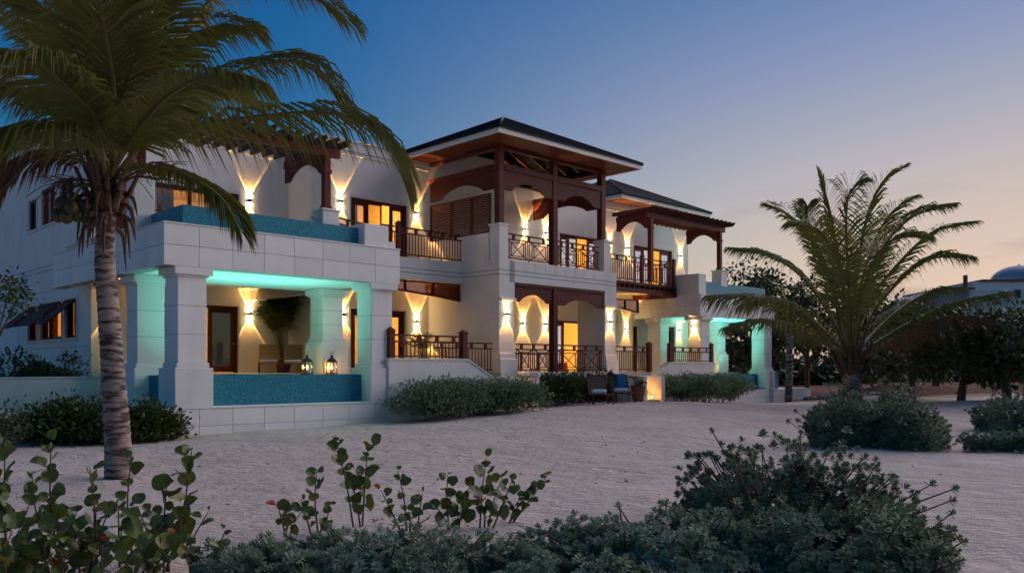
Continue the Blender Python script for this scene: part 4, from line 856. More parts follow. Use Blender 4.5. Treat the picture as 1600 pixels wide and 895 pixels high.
cane_palm('potted_palm', W(7.4, 7.7, F1), 3.2, 1.0, 26, .3, .5, 'tall leafy palm in a pot against the pavilion wall behind the tan chairs')
cane_palm('potted_palm', W(11.6, 4.9, F1), 1.5, .75, 16, .22, .55, 'small bushy palm in a pot on the terrace behind the left railing', 22)
cane_palm('potted_plant', gp(997, 32.2), 1.0, .4, 14, .27, .62, 'green plant in a terracotta pot beside the blue towel chair', 18)

def palm_frond(name, pts, parent, m=LEAF_PALM, llen=.85, n=120, droop=.35, width=.036, seed=0, vee=.25, base_r=.03, start=.14):
    """frond along a 3-D curve: tapered stalk with two rows of leaflets"""
    rg = np.random.default_rng(seed); c = bez(pts, 26); C = np.array([list(p) for p in c]); 
    fr = tubes(name, [(c, [base_r * (1 - .85 * (i / 25)) + .004 for i in range(26)])], RACHIS, parent, 6)
    xs = np.linspace(start, .995, n); xs = np.concatenate([xs, xs]); sd = np.concatenate([np.ones(n), -np.ones(n)])
    xs = np.clip(xs + rg.normal(0, .004, len(xs)), start, .999); f = xs * 25; i0 = np.minimum(f.astype(int), 24); u = (f - i0)[:, None]
    P = C[i0] * (1 - u) + C[i0 + 1] * u; T = unit(C[i0 + 1] - C[i0]); up = np.array([0, 0, 1.])
    S = np.cross(T, up); bad = np.linalg.norm(S, axis=1) < .25; S[bad] += np.array([1., .3, 0]) * .3; S = unit(S); S_m = unit(S.mean(0) + 1e-6); S = unit(S * .6 + S_m * .4); Nn = unit(np.cross(S, T))
    ang = np.radians(58 - 34 * xs) + rg.normal(0, .035, len(xs))
    D = S * sd[:, None] * np.sin(ang)[:, None] + T * np.cos(ang)[:, None] + Nn * (vee + rg.normal(0, .045, len(xs)))[:, None]; D = unit(D)
    Lf = llen * (np.sin(np.pi * np.clip(.10 + .86 * xs, 0, 1)) ** .55) * rg.uniform(.86, 1.1, len(xs)); Lf = Lf[:, None]
    g = -up * droop * (1 + rg.normal(0, .08, len(xs)))[:, None]
    p1 = P + D * Lf * .38 + g * Lf * .06; p2 = P + D * Lf * .72 + g * Lf * .38; p3 = P + D * Lf * .93 + g * Lf * .95
    wd = unit(T * .8 + Nn * .6); w = width * (.6 + .4 * Lf / llen)
    v = np.stack([P - wd * w * .3, P + wd * w * .3, p1 - wd * w * .5, p1 + wd * w * .5, p2 - wd * w * .38, p2 + wd * w * .38, p3], 1).reshape(-1, 3)
    b = (np.arange(len(xs)) * 7)[:, None]
    fc = np.concatenate([b + np.array(q) for q in ((0, 1, 3), (0, 3, 2), (2, 3, 5), (2, 5, 4), (4, 5, 6))], 0)
    lf = link('leaflets', npmesh('leaflets', v, fc), m, fr); lf['kind'] = 'stuff'
    return fr
def ringed_trunk(name, pts, r0, r1, parent, rings=60, m=BARK_P):
    c = bez(pts, rings * 2 + 1); rad = []
    for i in range(rings * 2 + 1):
        x = i / (rings * 2); r = r0 + (r1 - r0) * min(1, x * 1.15) ** .7; rad.append(r * (1.035 if i % 2 else .975) * random.uniform(.985, 1.015))
    v, f = tube_np(c, rad, 18); return link(name, pymesh(name, v, f, True), m, parent)

# ---- the near coconut palm
PD = 12.6
pb = at(186, 750, 12.5); pb.z = gz(pb) - .05
palm = empty('coconut_palm', pb); tag(palm, 'tall coconut palm with ringed trunk and nuts in front of the pool pavilion', 'palm tree')
def rel(p): return p - pb
ringed_trunk('trunk', [Vector((0, 0, -.2)), rel(at(184, 690, PD)), rel(at(178, 600, PD)), rel(at(171, 500, PD)), rel(at(164, 410, PD)), rel(at(166, 330, PD)), rel(at(170, 285, PD))], .212, .125, palm)
HUB = (170, 268)
def fr(i, pts, **k):
    """pts: (px, py, depth offset) along the frond from the hub"""
    w_ = [rel(at(HUB[0] + random.uniform(-7, 7), HUB[1] + random.uniform(-6, 26), PD))] + [rel(at(a, b, PD + c)) for a, b, c in pts]
    palm_frond('frond', w_, palm, seed=i, **k)
fr(1, [(176, 150, -.3), (182, 20, -.6), (190, -110, -1.0), (205, -200, -1.6)], llen=1.28, droop=.25)
fr(2, [(215, 170, -.2), (275, 60, -.3), (360, -20, -.2), (450, -25, 0), (545, 30, .2)], llen=1.22, droop=.55)
fr(3, [(225, 190, .2), (300, 140, .5), (385, 108, .9), (470, 98, 1.2), (535, 150, 1.4)], llen=1.16, droop=.75)
fr(4, [(225, 225, -.3), (300, 198, -.5), (400, 182, -.6), (510, 176, -.6), (585, 205, -.6), (628, 275, -.5)], llen=1.16, droop=.8)
fr(5, [(215, 262, -.6), (270, 268, -1.0), (325, 293, -1.3), (355, 322, -1.5), (375, 362, -1.6)], llen=0.6, droop=.7)
fr(6, [(140, 190, .2), (95, 120, .4), (40, 55, .6), (-30, -20, .8)], llen=1.16, droop=.45)
fr(7, [(135, 215, -.4), (85, 172, -.7), (20, 138, -.9), (-70, 128, -1.0)], llen=1.16, droop=.65)
fr(8, [(130, 240, .5), (80, 222, .9), (20, 225, 1.2), (-30, 275, 1.4)], llen=0.98, droop=.6)
fr(9, [(155, 150, .6), (130, 40, 1.2), (85, -60, 1.8), (20, -140, 2.4)], llen=1.22, droop=.35)
fr(10, [(195, 150, .6), (235, 30, 1.2), (290, -70, 1.8), (370, -130, 2.4)], llen=1.22, droop=.4)
fr(11, [(190, 160, -1.0), (225, 60, -1.8), (270, -20, -2.3), (330, -70, -2.6)], llen=1.16, droop=.5)
fr(12, [(150, 160, -.8), (110, 70, -1.5), (60, 5, -2.0), (-10, -30, -2.3)], llen=1.16, droop=.5)
fr(13, [(185, 170, 1.4), (205, 80, 2.2), (240, -10, 3.0), (290, -60, 3.4)], llen=1.16, droop=.4)
fr(14, [(160, 170, 1.5), (140, 80, 2.4), (110, 0, 3.2), (60, -50, 3.6)], llen=1.16, droop=.4)
fr(15, [(210, 215, 1.2), (265, 165, 2.0), (330, 140, 2.7), (400, 160, 3.1)], llen=1.04, droop=.7)
fr(16, [(145, 225, -1.2), (105, 205, -1.9), (50, 205, -2.3), (-5, 250, -2.5)], llen=0.98, droop=.7)
fr(19, [(178, 140, -1.4), (160, 30, -2.4), (150, -70, -3.2), (150, -140, -3.8)], llen=1.22, droop=.35)
fr(20, [(205, 180, -.6), (250, 105, -1.0), (310, 50, -1.2), (385, 40, -1.3)], llen=1.10, droop=.6)
fr(21, [(140, 170, .9), (100, 95, 1.6), (45, 20, 2.3), (-40, -40, 3)], llen=1.16, droop=.45)
fr(22, [(150, 190, -1.6), (110, 140, -2.6), (60, 100, -3.2), (0, 95, -3.6)], llen=1.04, droop=.65)
fr(23, [(215, 205, -1.4), (265, 150, -2.3), (325, 120, -2.8), (390, 125, -3.1)], llen=0.98, droop=.7)
fr(24, [(170, 150, 2.0), (172, 50, 3.0), (180, -40, 3.8), (195, -100, 4.3)], llen=1.22, droop=.35)
fr(17, [(120, 250, -.3), (80, 245, -.4), (45, 255, -.5), (10, 290, -.6)], llen=0.73, droop=.8, m=LEAF_DEAD, n=60)
fr(18, [(215, 262, .2), (250, 262, .3), (285, 272, .4), (318, 290, .45)], llen=0.51, droop=.6, m=LEAF_DEAD, n=40)
# dry sheaths, flower stalks, nuts
sh = []
for k in range(16):
    a = k * 2.4; r_ = .2; z = random.uniform(-.05, .45)
    b = rel(at(168, 330, PD)) + Vector((math.cos(a) * .13, math.sin(a) * .13, z)); sh.append((bez([b, b + Vector((math.cos(a) * .14, math.sin(a) * .14, .25)), b + Vector((math.cos(a) * .3, math.sin(a) * .3, .62))], 8), [.075, .07, .06, .05, .042, .034, .03, .026]))
tubes('leaf_bases', sh, FIBRE, palm, 7)
hang = []
for k in range(26):
    a = random.random() * 6.28; b = rel(at(166, 345, PD)) + Vector((math.cos(a) * .16, math.sin(a) * .16, random.uniform(-.1, .5))); hang.append((bez([b, b + Vector((math.cos(a) * .2, math.sin(a) * .2, -.1)), b + Vector((math.cos(a) * .26, math.sin(a) * .26, -random.uniform(.35, .7)))], 7), [.03, .034, .034, .03, .024, .016, .006]))
tubes('dry_fibre', hang, FIBRE, palm, 5)
fl = []
for q in ((-1, 100, 300), (-1, 88, 285), (1, 262, 262), (1, 250, 280)):
    tip = rel(at(q[1], q[2], PD - .4)); b = rel(at(168, 300, PD)); c = bez([b, b.lerp(tip, .5) + Vector((0, 0, .12)), tip], 9); fl.append((c, .018))
    for j in range(16):
        i = random.randint(4, 8); d = Vector((q[0] * random.uniform(.1, .45), random.uniform(-.2, .2), random.uniform(-.4, .15))); fl.append((bez([c[i], c[i] + d * .5 + Vector((0, 0, .04)), c[i] + d], 5), .006))
tubes('flower_stalk', fl, FIBRE, palm, 5)
for k, (px, py, dd) in enumerate(((96, 318, -.35), (112, 324, -.5), (104, 338, -.45), (122, 336, -.35), (90, 336, -.3), (117, 312, -.25), (130, 322, -.3))):
    v, f = tube_np([rel(at(px, py, PD + dd)) + Vector((0, 0, z)) for z in (-.11, -.095, -.05, 0, .05, .09, .105)], [.01, .05, .085, .095, .08, .045, .01], 12); link('coconut', pymesh('coconut', v, f, True), COCO, palm)
tubes('nut_stalk', [(bez([rel(at(158, 300, PD)), rel(at(130, 290, PD - .3)), rel(at(108, 322, PD - .4))], 8), .022)], RACHIS, palm, 6)

# ---- the far palm beside the second pavilion
P2 = 33.0
pb2 = at(1332, 612, P2); pb2.z = gz(pb2) - .1
palm2 = empty('coconut_palm', pb2); tag(palm2, 'young stout palm with a wide fountain of fronds beside the far pavilion', 'palm tree')
def rel2(p): return p - pb2
ringed_trunk('trunk', [Vector((0, 0, -.3)), rel2(at(1331, 600, P2)), rel2(at(1331, 575, P2)), rel2(at(1331, 548, P2))], .42, .30, palm2, 14)
def fr2(i, pts, **k):
    w_ = [rel2(at(1331 + random.uniform(-9, 9), 565 + random.uniform(-8, 8), P2))] + [rel2(at(a, b, P2 + c)) for a, b, c in pts]
    kk = dict(llen=1.65, n=88, droop=.36, width=.06, base_r=.075, start=.18); kk.update(k); palm_frond('frond', w_, palm2, seed=100 + i, **kk)
fr2(1, [(1290, 520, -.8), (1240, 482, -1.5), (1180, 464, -2.0), (1112, 462, -2.3)], droop=.9)
fr2(2, [(1285, 535, -1.4), (1235, 508, -2.4), (1185, 500, -3.0), (1135, 512, -3.3)], droop=.8, llen=1.0)
fr2(3, [(1295, 490, .5), (1250, 430, 1.0), (1200, 400, 1.4), (1145, 389, 1.7)], droop=.6)
fr2(4, [(1305, 460, -.6), (1280, 390, -1.0), (1245, 345, -1.3), (1205, 322, -1.5)])
fr2(5, [(1318, 450, .6), (1305, 370, .9), (1292, 310, 1.1), (1278, 272, 1.2)], droop=.3)
fr2(6, [(1326, 440, -1.0), (1322, 360, -1.5), (1326, 305, -1.8), (1342, 288, -2.0)], droop=.35)
fr2(7, [(1338, 440, .3), (1352, 350, .5), (1372, 295, .6), (1408, 264, .7)], droop=.3)
fr2(8, [(1350, 460, -.8), (1378, 390, -1.3), (1425, 340, -1.6), (1482, 322, -1.8)], droop=.5)
fr2(9, [(1360, 470, .9), (1405, 410, 1.4), (1455, 365, 1.8), (1520, 348, 2.0)], droop=.5)
fr2(10, [(1362, 495, -.4), (1405, 440, -.7), (1455, 405, -.9), (1510, 402, -1.0)], droop=.6)
fr2(11, [(1370, 535, .3), (1420, 505, .5), (1490, 475, .7), (1572, 458, .8)], droop=.9)
fr2(12, [(1375, 545, -1.2), (1425, 520, -2.0), (1480, 500, -2.5), (1535, 498, -2.8)], droop=.8, m=LEAF_DEAD)
fr2(13, [(1300, 450, 1.5), (1275, 380, 2.3), (1262, 340, 2.8), (1262, 322, 3.0)], droop=.4)
fr2(14, [(1345, 450, 1.5), (1370, 370, 2.3), (1395, 330, 2.8), (1425, 310, 3.1)], droop=.4)
fr2(15, [(1322, 470, -2.0), (1305, 400, -3.0), (1280, 360, -3.6), (1245, 350, -3.9)], droop=.5)
fr2(16, [(1345, 470, -2.0), (1365, 410, -3.0), (1395, 375, -3.6), (1440, 370, -4.0)], droop=.5)
fr2(17, [(1300, 530, 1.5), (1260, 490, 2.4), (1215, 470, 3.0), (1165, 475, 3.4)], droop=.8)
fr2(18, [(1365, 520, 1.5), (1410, 480, 2.4), (1455, 455, 3.0), (1500, 450, 3.4)], droop=.8)
fb = []
for k in range(18):
    a = k * 2.4; b = rel2(at(1331, 585, P2)) + Vector((math.cos(a) * .3, math.sin(a) * .3, random.uniform(-.2, .3))); fb.append((bez([b, b + Vector((math.cos(a) * .25, math.sin(a) * .25, .4)), b + Vector((math.cos(a) * .5, math.sin(a) * .5, 1.0))], 6), [.13, .12, .10, .08, .06, .05]))
tubes('leaf_bases', fb, FIBRE, palm2, 7)

# ---- silver beach shrubs
def rosette_bush(name, loc, rx, ry, h, nros, label, m=SILVER, leaf=.075, k=15, cat='shrub', group=None, flat=.75, gap=.0, lw=.19, stems=40, seed=1, skirt=.0):
    rg = np.random.default_rng(seed); o = empty(name, loc); tag(o, label, cat, group)
    a = rg.uniform(0, 2 * np.pi, nros); q = rg.uniform(0, 1, nros) ** .5; el = np.arccos(1 - q * (1 - skirt * 0)); rr = rg.uniform(.72, 1.06, nros)
    lob = 1 + .2 * np.sin(a * 3 + seed) + .13 * np.sin(a * 5 + 2 * seed) + .1 * np.sin(el * 7 + a * 2); out_ = rg.random(nros) < .05; rr[out_] *= rg.uniform(1.05, 1.3, out_.sum())
    zc = np.cos(el) ** flat
    P = np.stack([np.cos(a) * np.sin(el) * rx * rr * lob, np.sin(a) * np.sin(el) * ry * rr * lob, np.maximum(.03, zc * h * np.minimum(rr, 1.18) * (1 + .17 * np.sin(a * 4 + seed * 3) + .13 * np.sin(a * 7 + el * 6)))], 1)
    P[:, 2] += ground(P[:, 0] + loc[0], P[:, 1] + loc[1]) - loc[2]
    if gap:
        keep = (np.sin(P[:, 0] * 9 + seed) + np.sin(P[:, 1] * 8 + 2 * seed) + np.sin(P[:, 2] * 11) + rg.normal(0, .5, nros)) > (-2 + 2 * gap); P = P[keep]; out_ = out_[keep]
    n = len(P); ax = unit(P / np.array([rx, ry, h]) * np.array([1, 1, .7]) + np.array([0, 0, .75]) + rg.normal(0, .22, (n, 3)))
    ref = rand_unit(n); e1 = unit(np.cross(ax, ref)); e2 = np.cross(ax, e1)
    kk = np.tile(np.arange(k), n); th = kk * 2.39996 + np.repeat(rg.uniform(0, 6, n), k); ti = np.radians(18 + 66 * (kk / k)) + rg.normal(0, .12, n * k)
    A, E1, E2 = (np.repeat(x, k, 0) for x in (ax, e1, e2)); rad = E1 * np.cos(th)[:, None] + E2 * np.sin(th)[:, None]
    D = A * np.cos(ti)[:, None] + rad * np.sin(ti)[:, None]; N = A * np.sin(ti)[:, None] - rad * np.cos(ti)[:, None]
    sz = np.repeat(rg.uniform(.75, 1.25, n), k) * leaf * (1 - .25 * (1 - kk / k))
    PP = np.repeat(P, k, 0) - A * (kk / k)[:, None] * leaf * .5
    link('foliage', leaves_mesh('foliage', PP, D, N, sz, sz * lw * 1.35, .18, .03, .6), m, o)['kind'] = 'stuff'
    sp = []
    for i in list(rg.choice(n, min(stems, n), replace=False)) + [int(q) for q in np.nonzero(out_)[0]]:
        t = Vector(P[i]); b = Vector((t.x * .25 + rg.normal(0, rx * .05), t.y * .25 + rg.normal(0, ry * .05), -.05)); md = b.lerp(t, .5) + Vector((rg.normal(0, .05), rg.normal(0, .05), -.08 * h)); sp.append((bez([b, md, t], 6), [.018, .016, .013, .010, .008, .006]))
    tubes('branches', sp, BARK, o, 5)['kind'] = 'stuff'
    return o
rosette_bush('beach_shrub', gp(1225, 8.7), 1.05, .8, .84, 1500, 'tall open silver beach shrub with bare grey stems rising behind the low front shrubs', SILVER_D, .07, 18, gap=.35, stems=110, seed=3, lw=.28)
rosette_bush('beach_shrub', gp(1362, 17.0), 1.22, 1.2, 1.12, 2600, 'big rounded grey-green beach shrub standing alone on open sand', SILVER_D, .085, 14, gap=.1, seed=4, lw=.3)
rosette_bush('beach_shrub', gp(1040, 7.05), .95, .6, .40, 1700, 'low silver shrub spreading in front of the tall open shrub', SILVER, .06, 18, seed=5, stems=30, lw=.28)
rosette_bush('beach_shrub', gp(1300, 6.9), .95, .65, .46, 1700, 'low green-silver shrub at the foot of the tall open shrub beside bare sand', SILVER_D, .062, 18, seed=6, stems=30, lw=.28)
rosette_bush('beach_shrub', gp(620, 6.7), .85, .5, .34, 1400, 'low silver shrub between the two patches of round-leaved seedlings', SILVER, .062, 18, seed=7, stems=30, lw=.24)
rosette_bush('beach_shrub', gp(900, 6.35), .6, .35, .22, 800, 'small low silver shrub in the sandy gap between wider silver shrubs', SILVER, .06, 18, seed=8, stems=20, lw=.26)
rosette_bush('beach_shrub', gp(400, 6.45), .45, .35, .30, 520, 'small spiky silver shrub on bare stems next to the round-leaved plants', SILVER, .075, 20, seed=9, stems=30, gap=.2, lw=.2)
rosette_bush('beach_shrub', gp(1588, 21.0), .95, .9, .92, 1500, 'round shrub dotted with pale flowers on the sand by the far dune', SILVER_D, .09, 12, gap=.25, seed=10, lw=.3)
rosette_bush('beach_shrub', gp(1600, 16.0), .95, .5, .40, 900, 'low spreading shrub on open sand in front of the flowering shrub', SILVER_D, .085, 12, gap=.15, seed=11, lw=.32)
# pale blossoms of the flowering shrub
P = rand_unit(70); P[:, 2] = np.abs(P[:, 2]); 
fo = [o for o in COL.objects if o.get('label', '').startswith('round shrub dotted')][0]
link('blossoms', leaves_mesh('blossoms', P * np.array([.95, .9, .92]), rand_unit(70), np.tile([0, 0, 1.], (70, 1)), .07, .07, .1), mat('blossom', (.62, .58, .55), .8), fo)['kind'] = 'stuff'

# ---- leafy hedges and shrubs by the house
def leafy_bush(name, loc, rx, ry, h, nl, label, m=HEDGE, leaf=.10, cat='shrub', group=None, seed=1, rot=0.0, box=.0):
    rg = np.random.default_rng(seed); o = empty(name, loc, rot); tag(o, label, cat, group)
    ncl = max(18, nl // 60); a = rg.uniform(0, 6.283, ncl); el = np.arccos(rg.uniform(.02, 1, ncl)); rr = rg.uniform(.5, 1.08, ncl)
    pw = 1 - box
    cx = np.sign(np.cos(a)) * np.abs(np.cos(a)) ** pw * np.sin(el) ** pw * rr; cy = np.sign(np.sin(a)) * np.abs(np.sin(a)) ** pw * np.sin(el) ** pw * rr; cz = np.cos(el) ** pw * rr
    c = np.stack([cx * rx, cy * ry, .12 * h + cz * h * .85], 1)
    i = rg.integers(0, ncl, nl); P = c[i] + rg.normal(0, 1, (nl, 3)) * np.array([min(rx, .28), min(ry, .28), .16]) * .62; P[:, 2] = np.clip(P[:, 2], .03, None)
    D = unit(P / np.array([rx, ry, h]) + rg.normal(0, .8, (nl, 3)) + np.array([0, 0, .25])); N = unit(rg.normal(0, .5, (nl, 3)) + np.array([0, 0, 1]))
    L = leaf * rg.uniform(.7, 1.3, nl)
    link('foliage', leaves_mesh('foliage', P, D, N, L, L * .48, .15, .08), m, o)['kind'] = 'stuff'
    sp = [(bez([Vector((q[0] * .3, q[1] * .3, -.1)), Vector((q[0] * .6, q[1] * .6, q[2] * .5)), Vector(q)], 5), [.025, .02, .016, .012, .008]) for q in c[:16]]
    tubes('branches', sp, BARK, o, 5)['kind'] = 'stuff'; return o
def wg(s, t): p = W(s, t); p.z = gz(p); return p
leafy_bush('hedge', wg(8.9, -.85), 2.5, .8, 1.0, 22000, 'long grey-green hedge below the raked terrace wall', SILVER_D, .11, 'hedge', rot=ANG, seed=21, box=.45)
leafy_bush('hedge', wg(15.2, .8), 2.4, .8, 1.05, 14000, 'dark green hedge below the entrance porch behind the lounge chairs', HEDGE, .12, 'hedge', rot=ANG, seed=22, box=.45)
leafy_bush('hedge', wg(23.6, .6), 2.7, .9, 1.15, 18000, 'dark hedge in front of the far terrace wall', SILVER_D, .12, 'hedge', rot=ANG, seed=23, box=.45)
for k, (px, d, rx, h) in enumerate(((68, 18.6, .8, .78), (135, 18.3, .9, .92), (200, 18.9, .7, .85), (243, 19.3, .4, .7))):
    leafy_bush('shrub', gp(px, d), rx, .6, h, 3600, ('glossy green shrub at the end of the low white garden wall', 'glossy green shrub left of the palm trunk below the garden wall', 'glossy green shrub just behind the palm trunk', 'small glossy shrub against the side of the pavilion plinth')[k], HEDGE, .12, seed=30 + k)
for k, (px, d, rx, h) in enumerate(((15, 24, 1.3, 1.9), (60, 24.5, 1.0, 1.75), (100, 25, 1.0, 1.75))):
    p = gp(px, d); leafy_bush('shrub', p, rx, .9, h + .1, 4200, ('dark bush under the side wall farthest from the house corner', 'dark bush under the awning windows behind the garden wall', 'dark bush under the awning windows nearest the house corner')[k], DARKL, .13, seed=36 + k)
leafy_bush('shrub', gp(-6, 17), .6, .6, 1.1, 700, 'small shrub at the edge of the soil bed left of the garden wall', HEDGE, .1, seed=44)
# low stepped garden wall on the left
gw = empty('garden_wall', W(0, 0), ANG); tag(gw, 'low stepped white garden wall running behind the palm and glossy shrubs', 'wall')
for a, b, t0, zt in ((-2.6, -.1, 3.9, 1.35), (-4.0, -2.3, 4.6, 1.33)): boxes('wall_block', [(a, b, t0, t0 + .3, -.5, zt)], STUCCO, gw, .012); boxes('coping', [(a - .03, b + .03, t0 - .03, t0 + .33, zt + .002, zt + .05)], PANEL, gw, .008)
boxes('wall_block', [(-2.6, -2.3, 4.202, 4.598, -.5, 1.34)], STUCCO, gw, .01)
boxes('wall_block', [(-5.6, -1.2, 3.2, 3.45, -.5, .62)], STUCCO, gw, .012)

# ---- sea-grape seedlings in front: every round leaf is its own part
def grape_leaf(seed, cup, curl, asp):
    rg = random.Random(seed); v = []; n_ = 18; ph = [rg.uniform(0, 6.28) for _ in range(3)]
    for ring in (.5, .8, 1.0):
        for i in range(n_):
            a = 2 * math.pi * i / n_; r_ = .5 * ring * (1 - .2 * max(0, math.cos(a - math.pi)) ** 4 + ring * (.035 * math.sin(3 * a + ph[0]) + .03 * math.sin(5 * a + ph[1]))); x, y = .5 + r_ * math.cos(a), r_ * math.sin(a) * asp
            v.append((x, y, cup * abs(y) * 1.1 + curl * (x - .5) ** 2 + .03 * ring * math.sin(4 * a + ph[2])))
    v.append((.5, 0, -.01)); c = len(v) - 1
    f = [(c, i, (i + 1) % n_) for i in range(n_)]
    for q in range(2): f += [(q * n_ + i, (q + 1) * n_ + i, (q + 1) * n_ + (i + 1) % n_, q * n_ + (i + 1) % n_) for i in range(n_)]
    return pymesh('leaf', v, f, True)
def grape_mats():
    # midrib and side veins along the blade, fading green to yellow from leaf to leaf
    out = []
    for nm_, c1, c2 in (('sea_grape_leaf', (.075, .125, .022), (.13, .14, .03)), ('yellowing_sea_grape_leaf', (.17, .17, .03), (.24, .15, .04)), ('old_sea_grape_leaf', (.42, .07, .03), (.25, .08, .03))):
        m = MATS.get(nm_) or mat(nm_, c1, .42, noise=(7, .8, c2), trans=.25, rand=.28); out.append(m)
        n, l = m.node_tree.nodes, m.node_tree.links; co = n.new('ShaderNodeTexCoord'); sp_ = n.new('ShaderNodeSeparateXYZ'); l.new(co.outputs['Object'], sp_.inputs[0])
        ab = n.new('ShaderNodeMath'); ab.operation = 'ABSOLUTE'; l.new(sp_.outputs['Y'], ab.inputs[0])
        sh = n.new('ShaderNodeMath'); sh.operation = 'MULTIPLY_ADD'; sh.inputs[1].default_value = -.7; l.new(ab.outputs[0], sh.inputs[0]); l.new(sp_.outputs['X'], sh.inputs[2])
        si = n.new('ShaderNodeMath'); si.operation = 'MULTIPLY'; si.inputs[1].default_value = 40; l.new(sh.outputs[0], si.inputs[0]); sn = n.new('ShaderNodeMath'); sn.operation = 'SINE'; l.new(si.outputs[0], sn.inputs[0])
        r1_ = n.new('ShaderNodeMapRange'); r1_.inputs['From Min'].default_value = .9; r1_.inputs['From Max'].default_value = 1; r1_.inputs['To Max'].default_value = .5; l.new(sn.outputs[0], r1_.inputs['Value'])
        r2_ = n.new('ShaderNodeMapRange'); r2_.inputs['From Min'].default_value = .03; r2_.inputs['From Max'].default_value = .012; r2_.inputs['To Max'].default_value = .8; l.new(ab.outputs[0], r2_.inputs['Value'])
        mxm = n.new('ShaderNodeMath'); mxm.operation = 'MAXIMUM'; l.new(r1_.outputs[0], mxm.inputs[0]); l.new(r2_.outputs[0], mxm.inputs[1])
        b = n['Principled BSDF']; src = b.inputs['Base Color'].links[0].from_socket; mixv = n.new('ShaderNodeMixRGB'); mixv.inputs[2].default_value = (.20, .17, .06, 1)
        l.new(mxm.outputs[0], mixv.inputs[0]); l.new(src, mixv.inputs[1]); l.new(mixv.outputs[0], b.inputs['Base Color'])
    return out
GM = grape_mats(); GLEAF = [[], [], []]
for q, (cu, cl, asp) in enumerate(((.25, -.1, 1.05), (.5, -.25, 1.0), (.1, .25, 1.12), (.65, .1, .9), (-.2, -.5, 1.0))):
    base = grape_leaf(q, cu, cl, asp)
    for k in range(3): me = base if k == 0 else base.copy(); me.materials.clear(); me.materials.append(GM[k]); GLEAF[k].append(me)
def sea_grape(loc, stems, label, seed, leaf=.15):
    """stems: list of tip offsets (x,y,z)"""
    rg = random.Random(seed); o = empty('sea_grape', loc); tag(o, label, 'plant', 'young sea grape plants on the sand'); sp = []
    for tip in stems:
        tip = Vector(tip); b = Vector((tip.x * .2 + rg.uniform(-.05, .05), tip.y * .2, -.04)); c = bez([b, b.lerp(tip, .5) + Vector((rg.uniform(-.06, .06), rg.uniform(-.06, .06), .03)), tip], 9)
        sp.append((c, [.011 - .0009 * i for i in range(9)])); n_ = max(4, int(tip.length / .062))
        for k in range(n_):
            x = .22 + .78 * k / max(1, n_ - 1); j = min(int(x * 8), 7); p = c[j].lerp(c[j + 1], x * 8 - j); az = k * 2.6 + rg.uniform(-.7, .7); sz = leaf * rg.uniform(.45, 1.08) * (1.0 if x < .9 else .75)
            el = rg.uniform(-.15, .75); q = Vector((math.cos(az) * math.cos(el), math.sin(az) * math.cos(el), math.sin(el)))
            rv = rg.random(); lf = link('leaf', rg.choice(GLEAF[2 if rv < .015 else 1 if rv < .11 else 0]), None, o, p + q * .015)
            # blade faces up and partly outwards, as sea grape leaves stand
            zax = (Vector((0, 0, 1)) * rg.uniform(.3, 1) - q * rg.uniform(.2, .9) + Vector((0, -rg.uniform(0, .8), 0))).normalized(); yax = zax.cross(q).normalized(); xax = yax.cross(zax)
            lf.rotation_euler = Matrix((xax, yax, zax)).transposed().to_euler(); lf.scale = (sz, sz, sz)
    tubes('stems', sp, GRAPE_ST, o, 6)
def sg_at(px, d, tips, label, seed, leaf=.15):
    """tips in pixels at the plant's own depth"""
    b = gp(px, d); sea_grape(b, [(at(a, c, d + e) - b) for a, c, e in tips], label, seed, leaf)
sg_at(25, 6.3, [(8, 690, 0), (45, 790, -.2), (-15, 760, .2), (60, 850, -.3)], 'tall round-leaved sea grape at the edge of the dense seedling patch', 51)
sg_at(85, 6.8, [(80, 690, 0), (50, 740, .3), (120, 800, -.2)], 'round-leaved sea grape with one bare upright stem and a leaf pair on top', 52)
sg_at(135, 6.6, [(140, 730, .1), (175, 790, .2), (105, 800, -.3), (150, 850, -.4)], 'bushy round-leaved sea grape in the middle of the dense seedling patch', 53)
sg_at(200, 6.9, [(205, 712, 0), (185, 790, -.2), (235, 800, .2)], 'slender sea grape with reddish top leaves in front of the palm trunk', 54, .12)
sg_at(258, 6.7, [(300, 700, .1), (262, 745, 0), (225, 820, -.2), (290, 810, .3)], 'sea grape with a cluster of large round leaves leaning away from the palm', 55, .17)
sg_at(300, 6.4, [(352, 828, 0), (325, 800, .2), (285, 850, -.2)], 'short sea grape at the sandy end of the dense seedling patch', 56, .12)
sg_at(180, 6.0, [(160, 850, 0), (210, 860, -.1), (240, 845, .1)], 'low sea grape seedlings under the taller round-leaved plants', 57, .13)
sg_at(560, 8.6, [(525, 690, 0), (575, 690, .1), (545, 735, -.1)], 'upright sea grape with a single bare stem and a leafy head', 61, .17)
sg_at(490, 8.3, [(495, 735, 0), (470, 780, .1), (515, 790, -.2)], 'sea grape beside the bare-stemmed one, with an orange leaf', 62, .14)
sg_at(455, 8.0, [(435, 790, 0), (470, 800, .1)], 'small sea grape seedling on the outer side of the second seedling patch', 63, .14)
sg_at(640, 8.4, [(622, 735, 0), (595, 765, .1), (660, 770, -.1), (640, 800, -.2)], 'sprawling sea grape with narrow upright shoots next to dry leaf litter', 64, .13)
sg_at(705, 8.5, [(700, 740, 0), (735, 755, .1), (680, 790, -.1), (720, 790, .2)], 'leafy sea grape in the middle of the second seedling patch', 65, .15)
sg_at(755, 8.6, [(760, 715, 0), (785, 745, .2), (800, 750, -.1), (740, 770, .1)], 'sea grape with a tall leafy shoot at the far side of the second patch', 66, .15)
sg_at(790, 8.8, [(855, 742, .2), (835, 765, .1), (815, 775, 0)], 'sea grape with one branch stretched low over the open sand', 67, .12)
